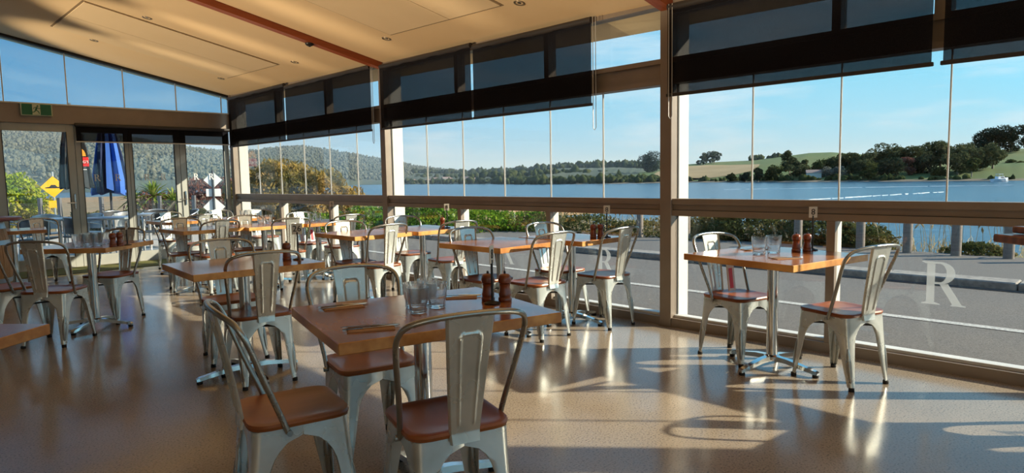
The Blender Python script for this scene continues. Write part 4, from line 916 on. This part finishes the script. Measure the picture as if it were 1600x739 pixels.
MB().tube([(0, -.02, 0), (0, -.02, 1.62)], .028, 10).build('sign_pole', 'darkplastic', th, 40)
def dia(zc, s_): return MB().add([(-s_, 0, zc), (0, 0, zc-s_), (s_, 0, zc), (0, 0, zc+s_), (-s_, .012, zc), (0, .012, zc-s_), (s_, .012, zc), (0, .012, zc+s_)], [(0, 1, 2, 3), (7, 6, 5, 4), (0, 4, 5, 1), (1, 5, 6, 2), (2, 6, 7, 3), (3, 7, 4, 0)])
dia(1.40, .20).build('diamond_plate', 'signwhite', th); MB().box(-.16, 0, 1.01, .16, .012, 1.19).build('square_plate', 'signwhite', th, None, .004); dia(.76, .24).build('diamond_plate', 'signwhite', th)
th = thing('glass_fence', 'low glass fence with grey posts around the terrace', 'fence', (0, 0, -.02))
fp = [(1.6, 22.2), (2.5, 21.4), (3.14, 20.76), (3.5, 20.41), (4.28, 19.64), (5.36, 18.58), (6.0, 17.95), (6.9, 17.05)]
pm = MB().box(-.04, -.04, 0, .04, .04, 1.02).mesh('fence_post', 'fencepost')
for x, y in fp: ob('fence_post', pm, th, (x, y, 0), R(-45))
for (x0, y0), (x1, y1) in zip(fp[:-1], fp[1:]):
    MB().beam((x0*.94+x1*.06, y0*.94+y1*.06, .5), (x0*.06+x1*.94, y0*.06+y1*.94, .5), .010, .80).build('fence_pane', 'glass', th)

# ------------------------------------------------------------------ far landscape
def terrain(name, near, far, mat, label, rows=8, back=80, bump=.0, zn=-1.75, prof=1.0, kind='structure'):
    n = 120; na = np.array(near, float); fa = np.array(far, float)
    tn, tf = np.linspace(0, 1, len(na)), np.linspace(0, 1, len(fa)); u = np.linspace(0, 1, n); rs = np.random.default_rng(3)
    NA = np.stack([np.interp(u, tn, na[:, i]) for i in range(2)], 1); FA = np.stack([np.interp(u, tf, fa[:, i]) for i in range(3)], 1)
    mb = MB()
    for j in range(rows+2):
        s_ = j/rows
        for i in range(n):
            if j <= rows: p = NA[i]*(1-s_)+FA[i][:2]*s_; z = zn+(FA[i][2]-zn)*(s_**prof)+bump*rs.normal()*(0 < j < rows)
            else:
                d = FA[i][:2]/np.linalg.norm(FA[i][:2]); p = FA[i][:2]+d*back; z = zn
            mb.v.append((p[0], p[1], z))
    for j in range(rows+1):
        for i in range(n-1): a = j*n+i; mb.f.append((a, a+1, a+n+1, a+n))
    o = mb.build(name, mat, None, 80); tag(o, label, kind=kind); return NA, FA
SH = [(32.5,424.5),(58.7,390.4),(74.7,339.7),(97.1,325.3),(120.2,310.3),(162.2,346.8),(198.5,371.6),(244.6,403.2),(260.4,379.3),(250.6,311.0),(234.8,249.1),(209.4,201.5),(206.6,173.3),(209.0,155.7),(216.6,140.2),(227.9,134.5),(220.9,104.1),(213.5,75.8),(209.5,57.0),(212.0,42.1),(208.6,27.8),(210.9,15.8),(219.3,-0.5)]
RD = [(58.2,821.0,60.5),(97.2,824.9,59.9),(124.3,798.1,56.7),(153.8,783.1,55.5),(186.6,778.7,52.5),(221.0,772.5,46.4),(252.0,769.5,40.7),(280.7,755.0,37.1),(310.4,740.0,36.2),(341.1,724.5,40.4),(361.7,718.6,42.0),(398.1,710.5,37.1),(430.2,706.4,31.2),(469.2,709.9,26.8),(509.6,711.6,19.6),(545.7,703.8,15.1),(583.0,694.9,11.3),(608.1,670.2,8.9)]
R2 = [(366.9,512.7,7.8),(380.2,471.4,6.4),(391.9,431.9,6.2),(394.0,401.7,6.2),(384.2,355.2,6.9),(364.8,318.1,8.1),(354.6,285.9,7.3),(350.9,261.4,7.2),(354.5,243.8,6.3),(348.7,221.2,5.0)]
R3 = [(238.1,188.3,0.3),(257.1,184.1,2.1),(285.4,184.7,4.1),(304.2,180.7,6.6),(320.3,172.1,7.7),(337.3,162.6,8.2),(349.7,150.7,9.9),(360.8,140.0,11.7),(364.1,129.7,11.7),(368.3,118.5,10.3),(371.3,101.4,9.4),(373.5,85.2,9.4),(362.8,67.6,9.7),(354.4,47.8,9.9),(360.6,27.6,9.6),(374.5,-0.2,8.1)]
MT = [(2368.1,3308.4,59.1),(2508.5,3171.7,63.4),(2592.1,3089.3,57.4),(2661.7,3020.5,51.7),(2732.5,2952.6,61.6),(2816.8,2870.6,65.3),(2900.0,2787.8,53.5),(3010.6,2677.4,35.0)]
left = [(-160, 380), (-90, 400)]+SH[:9]+[(290, 400), (330, 420)]
fl_, ffl = terrain('forest_hill', left, [(-420, 790, 58), (-250, 810, 60), (-90, 815, 61)]+RD, 'hillforest', 'wooded hill across the water at left', 10, 150, .6, prof=.85)
terrain('shore_hill', SH[8:15], R2, 'hillforest', 'low wooded far shore in the middle distance', 6, 120, .2, prof=.6)
pasture_n, pasture_f = terrain('pasture_hill', SH[12:], R3+[(395, -60, 7.5)], 'hillgrass', 'green and straw pasture hill across the lake', 8, 120, .15, prof=.8)
terrain('far_mountain', [(2200, 3100), (2850, 2500)], MT, 'farmountain', 'hazy blue mountain on the horizon', 3, 300, 0, -1.75)
# straw slope on the pasture
mb = MB(); st = [(232, 150), (233, 141), (236, 130), (243, 123), (254, 121), (275, 128), (293, 136), (297, 152), (294, 163), (283, 172), (262, 170), (246, 162)]
def past_z(x, y):
    u = None; p = np.array([x, y]); best = 1e9; zz = 0
    for s_ in np.linspace(0, 1, 41):
        q = pasture_n*(1-s_)+pasture_f[:, :2]*s_; d = ((q-p)**2).sum(1); i = d.argmin()
        if d[i] < best: best = d[i]; zz = -1.75+(pasture_f[i][2]+1.75)*s_**.8
    return zz
cx, cy_ = np.mean(st, 0); mb.v = [(cx, cy_, past_z(cx, cy_)+.5)]+[(x, y, past_z(x, y)+.3) for x, y in st]+[(cx+(x-cx)*.5, cy_+(y-cy_)*.5, past_z(cx+(x-cx)*.5, cy_+(y-cy_)*.5)+.5) for x, y in st]; k = len(st)
for i in range(k): mb.f += [(0, 1+k+i, 1+k+(i+1) % k), (1+i, 1+(i+1) % k, 1+k+(i+1) % k, 1+k+i)]
tag(mb.build('straw_slope', 'straw', None, 80), 'straw coloured slope above the far shore', kind='structure')
# forest canopy on the left hill and middle shore: uncountable
def ico(sub=1):
    bm = bmesh.new(); bmesh.ops.create_icosphere(bm, subdivisions=sub, radius=1); v = np.array([x.co[:] for x in bm.verts]); f = np.array([[l.index for l in x.verts] for x in bm.faces]); bm.free(); return v, f
IV, IF = ico(1)
def canopy(name, pts, mat, label, seed):
    rs = np.random.default_rng(seed); V = []; F = []; o = 0
    for (x, y, z, r_) in pts:
        w = IV*(1+.28*rs.normal(size=(len(IV), 1)))*np.array([r_, r_, r_*rs.uniform(.9, 1.5)])+np.array([x, y, z]); V.append(w); F.append(IF+o); o += len(IV)
    V = np.concatenate(V); F = np.concatenate(F); me = bpy.data.meshes.new(name); me.vertices.add(len(V)); me.vertices.foreach_set('co', V.ravel()); k = len(F); me.loops.add(3*k); me.loops.foreach_set('vertex_index', F.ravel()); me.polygons.add(k); me.polygons.foreach_set('loop_start', np.arange(0, 3*k, 3)); me.polygons.foreach_set('loop_total', np.full(k, 3)); me.update(calc_edges=True); me.materials.append(M[mat])
    return tag(ob(name, me), label, 'forest', kind='stuff')
rs = np.random.default_rng(21); pts = []
for k in range(17000):
    i = rs.integers(0, 120); s_ = rs.uniform(.04, 1.02)**.8; p = fl_[i]*(1-s_)+ffl[i][:2]*s_+rs.normal(size=2)*4; z = -1.75+(ffl[i][2]+1.75)*min(1, s_)**.85
    r_ = rs.uniform(.6, 1.5); pts.append((p[0], p[1], z+r_*.4, r_))
canopy('forest_canopy', pts, 'forest', 'continuous eucalypt forest covering the left hill', 1)
def walk(line, n, rs, z0, r0, r1, jit):
    a = np.array(line, float); u = rs.uniform(0, len(a)-1.001, n); i = u.astype(int); f = (u-i)[:, None]; p = a[i]*(1-f)+a[i+1]*f; out = []
    for q in p: r_ = rs.uniform(r0, r1); out.append((q[0]+rs.normal()*jit, q[1]+rs.normal()*jit, (q[2] if len(q) > 2 else z0)+r_*.5, r_))
    return out
pts = walk(R2, 420, rs, 0, 1.2, 2.6, 5)+walk([(x*1.03, y*1.03) for x, y in SH[8:15]], 420, rs, -1.4, .9, 2.0, 3)+walk([(x*1.3, y*1.3, 2) for x, y in SH[8:13]], 300, rs, 0, 1.2, 2.4, 12)
canopy('shore_woods', pts, 'bushfar', 'dark woods along the far middle shore', 2)
pts = walk([(x*1.015, y*1.015) for x, y in SH[13:19]], 150, rs, -1.5, .6, 1.3, .8)+walk([(x*1.012, y*1.012) for x, y in SH[17:]], 60, rs, -1.6, .5, .9, .8)+walk([(337, 163, 8.2), (350, 151, 9.8)], 26, rs, 0, .8, 1.6, 1.5)
canopy('shore_scrub', pts, 'bushfar', 'low dark scrub along the right far shore', 3)
mb = MB()
for i in range(12, len(SH)-1):
    (x0, y0), (x1, y1) = SH[i], SH[i+1]; mb.add([(x0*.99, y0*.99, -1.72), (x1*.99, y1*.99, -1.72), (x1*1.012, y1*1.012, -1.2), (x0*1.012, y0*1.012, -1.2)], [(0, 1, 2, 3)])
tag(mb.build('shore_bank', 'shorebank'), 'muddy bank of the far shore', kind='structure')
# single trees across the lake
TREES = [(303.0,170.4,5.03,7.5,5.5,'g'),(307.2,166.4,5.24,8.5,5.5,'g'),(264.1,177.3,3.13,8.5,13.4,'p'),(233.3,97.4,-0.72,10.7,5.5,'g'),(231.8,93.2,-0.98,7.4,4.5,'g'),(222.6,98.0,-1.01,5.5,5.7,'b'),(215.7,100.5,-1.31,4.6,4.3,'p'),(220.3,107.3,-1.33,3.8,3.6,'p'),(224.6,114.2,-1.57,3.3,3.7,'b'),(233.2,87.7,-0.62,5.7,5.3,'b'),(226.3,80.4,-1.04,4.2,7.2,'s'),(237.5,79.2,-0.78,9.1,6.5,'g'),(236.3,74.8,-0.40,7.7,7.3,'g'),(236.6,70.4,-0.25,10.3,9.7,'g'),(252.6,68.8,-0.23,10.1,6.6,'g'),(220.8,61.8,-0.98,6.4,8.5,'p'),(227.0,58.7,-0.51,6.5,3.9,'r'),(247.4,59.8,-0.73,10.9,8.8,'g'),(239.9,53.1,-0.74,11.8,8.8,'g'),(238.5,47.4,-0.42,11.0,9.8,'g'),(235.6,43.3,-0.07,9.5,8.4,'g'),(219.3,40.9,-0.50,5.9,3.6,'b'),(263.3,44.5,1.38,3.4,2.9,'c'),(265.1,42.7,1.34,3.4,2.1,'c'),(322.2,57.8,6.90,11.2,10.4,'p'),(324.0,51.8,6.69,11.8,11.8,'p'),(327.7,48.2,6.60,10.3,7.2,'p'),(323.3,42.7,7.10,12.0,8.5,'p'),(262.6,38.1,1.45,2.7,4.1,'b'),(258.4,35.3,1.59,2.0,3.2,'b'),(214.5,65.2,-1.23,3.3,4.6,'b'),(223.9,50.3,-1.53,4.3,3.8,'b')]
TL = ['left one of two lone gum trees on the pasture ridge', 'right one of two lone gum trees on the pasture ridge', 'dark dome of trees left of the thick window post', 'tall gum tree below the green hilltop, left of the glass seam', 'shorter gum right beside the tall gum below the hilltop', 'rounded shore bush left of the tall gum', 'dark shore tree right of the first glass seam', 'dark shore tree left of the first glass seam', 'low shore bush farthest left under the straw slope', 'round dark tree right of the small far house', 'silvery willow-like tree at the second glass seam', 'gum tree just right of the second glass seam', 'broad gum second from the second glass seam', 'highest crowned gum between the second and third glass seams', 'umbrella crowned gum behind the dark shore tree', 'dark rounded shore tree in the middle of the right shore', 'reddish leafless tree among the gums', 'tall gum left of the third glass seam', 'tall gum directly left of the third glass seam', 'tall gum directly right of the third glass seam', 'second tall gum right of the third glass seam', 'low dark tree in front of the gums near the boat', 'left one of two small dark conifers above the boat', 'right one of two small dark conifers above the boat', 'leftmost of the big dark pines on the upper right slope', 'highest of the big dark pines on the upper right slope', 'dark pine right of the highest pine', 'dark pine cut by the right edge of the photo', 'small bush on the green slope at far right', 'smallest bush on the green slope at far right', 'small shore bush under the highest crowned gum', 'small shore bush left of the third glass seam']
EX = [(229.5,84.5,-.9,6.2,7.0,'b','rounded tree left of the second glass seam'),(233.0,83.0,-.8,7.6,7.0,'g','leafy gum at the second glass seam'),(240.0,66.0,-.4,8.8,9.0,'g','gum tree behind the reddish tree, left side'),(243.0,63.0,-.5,9.4,8.6,'g','gum tree behind the reddish tree, right side'),(231.0,56.5,-.8,7.6,8.0,'p','dark tree under the gums left of the third seam'),(228.0,46.0,-.9,7.2,7.5,'g','leafy gum at the water right of the third seam'),(241.0,39.8,.2,8.0,7.5,'g','gum at the right end of the tall gum row'),(226.0,90.5,-1.0,5.4,6.0,'g','gum just left of the small far house'),(229.0,73.0,-.8,6.8,7.5,'g','low leafy gum between second seam and highest crown'),(226.5,68.5,-1.0,5.6,6.5,'b','shore tree under the umbrella crowned gum')]
TREES += [e[:6] for e in EX]; TL += [e[6] for e in EX]
TREES = [(x, y, z, h, w*(1.28 if k in 'gb' else 1.15), k) for x, y, z, h, w, k in TREES]
MAT = {'g': 'gum', 'p': 'pine', 'b': 'bushfar', 'r': 'russet', 's': 'silver', 'c': 'pine'}
NM = {'g': 'gum_tree', 'p': 'pine_tree', 'b': 'shore_bush', 'r': 'red_tree', 's': 'willow_tree', 'c': 'conifer'}
IV2, IF2 = ico(2)
for k, ((x, y, z, h, w, kd), lb) in enumerate(zip(TREES, TL)):
    th = thing(NM[kd], lb, 'tree' if kd != 'b' else 'bush', (x, y, z-.3), 0, 'trees on the far shore'); rs = np.random.default_rng(100+k); mb = MB()
    bl = []
    if kd == 'g':
        for j in range(14): a = rs.uniform(0, 6.28); rr_ = w*.40*rs.uniform(.2, 1); bl.append((rr_*math.cos(a), rr_*math.sin(a), h*rs.uniform(.36, .90), w*rs.uniform(.14, .22)))
    elif kd == 'c': bl = [(0, 0, h*t_, w*.45*(1.1-t_)) for t_ in (.25, .5, .72, .9)]
    else:
        for j in range(11): a = rs.uniform(0, 6.28); rr_ = w*.34*rs.uniform(.1, 1); bl.append((rr_*math.cos(a), rr_*math.sin(a), h*rs.uniform(.22, .84), w*rs.uniform(.18, .27)))
    cr_ = leaves('crown', [(bx_, by_, bz_, br_, br_, br_*.8) for bx_, by_, bz_, br_ in bl], int(900+26*w*h), .42, MAT[kd], th, 300+k, 1.3)
    if kd in 'gprs': MB().tube([(0, 0, 0), (w*.02, 0, h*.35), (-w*.02, .1, h*.7)], [w*.035, w*.028, w*.015], 6).build('trunk', 'trunk', th, 60)
    else: MB().tube([(0, 0, 0), (0, 0, h*.5)], [w*.04, w*.02], 6).build('trunk', 'trunk', th, 60)
# boat, houses
th = thing('motor_boat', 'white cabin cruiser moored near the right far shore', 'boat', (190.75, 29.99, -1.75), R(-35)); th.scale = (1.25,)*3
mb = MB(); hull = [(-1.7, .5, .55, .12), (-.6, .62, .60, .12), (.6, .55, .70, .1), (1.4, .28, .80, .04), (1.75, .03, .85, .02)]
for x, hw, zt, kw in hull: mb.v += [(x, -hw, zt), (x, -kw-.1, 0), (x, kw+.1, 0), (x, hw, zt)]
for i in range(4):
    for j in range(4): mb.f.append((i*4+j, i*4+(j+1) % 4, (i+1)*4+(j+1) % 4, (i+1)*4+j))
mb.f += [(3, 2, 1, 0), (16, 17, 18, 19)]; mb.build('hull', 'boatwhite', th)
MB().prism([(-.7, -.4), (.5, -.4), (.8, -.2), (.8, .2), (.5, .4), (-.7, .4)], .6, 1.05).build('cabin', 'boatwhite', th); MB().box(-.6, -.36, 1.45, .4, .36, 1.52).build('canopy', 'boatwhite', th)
for sx in (-.55, .3): 
    for sy in (-.32, .32): MB().tube([(sx, sy, 1.0), (sx, sy, 1.47)], .03, 6).build('canopy_post', 'alu', th)
MB().box(-.2, -.41, .75, .55, .41, .95).build('cabin_window', 'darkplastic', th)
hs = [(224, 85.5, -.2, 3.2, 'pale house among the trees on the right shore')]
rs = np.random.default_rng(8)
nm = ['white', 'cream', 'grey-roofed', 'low', 'wide', 'small', 'pale', 'distant', 'tiny', 'gabled', 'bright', 'brown-roofed', 'long', 'narrow']
pos = ['straight above the left waterline', 'left of the first window post', 'nearest the first window post', 'highest on the wooded slope', 'just right of the first window post', 'beside the second glass seam', 'by the waterline under the far mountain', 'right of the first seam of the middle bay', 'second from the middle bay seam', 'halfway along the far shore', 'under the blue mountain', 'left of the dark wooded point', 'at the foot of the left hill', 'above the left waterline houses']
hp = [(205, 388), (222, 402), (246, 425), (235, 450), (268, 402), (268, 372), (262, 345), (272, 352), (266, 330), (258, 322), (252, 296), (246, 284), (215, 410), (208, 430)]
for (x, y), a, b_ in zip(hp, nm, pos): hs.append((x*1.02, y*1.02, -1.2+rs.uniform(.3, 1.6)+(3.5 if 'highest' in b_ or 'above the left' in b_ else 0), rs.uniform(2.6, 4.4), '%s far house %s' % (a, b_)))
for x, y, z, s_, lb in hs:
    th = thing('far_house', lb, 'house', (x, y, z), math.atan2(y, x)+rs.uniform(-.5, .5), 'houses on the far shore')
    MB().box(-s_*.5, -s_*.7, -1, s_*.5, s_*.7, s_*.45).build('walls', 'housewall', th)
    MB().add([(-s_*.58, -s_*.75, s_*.43), (s_*.58, -s_*.75, s_*.43), (0, -s_*.75, s_*.75), (-s_*.58, s_*.75, s_*.43), (s_*.58, s_*.75, s_*.43), (0, s_*.75, s_*.75)], [(0, 1, 2), (5, 4, 3), (0, 2, 5, 3), (1, 4, 5, 2), (0, 3, 4, 1)]).build('roof', 'houseroof', th)

# ------------------------------------------------------------------ haze over the far water
mt, t, out = newmat('haze'); vsn = N(t, 'ShaderNodeVolumeScatter', Color=(.62, .80, 1.0, 1), Density=.00042); t.links.new(vsn.outputs[0], out.inputs['Volume'])
hz_ = MB().box(-600, 112, -1.69, 4300, 4300, 130).build('haze', 'haze'); tag(hz_, 'thin blue haze over the far shore', kind='stuff'); hz_['category'] = 'haze'
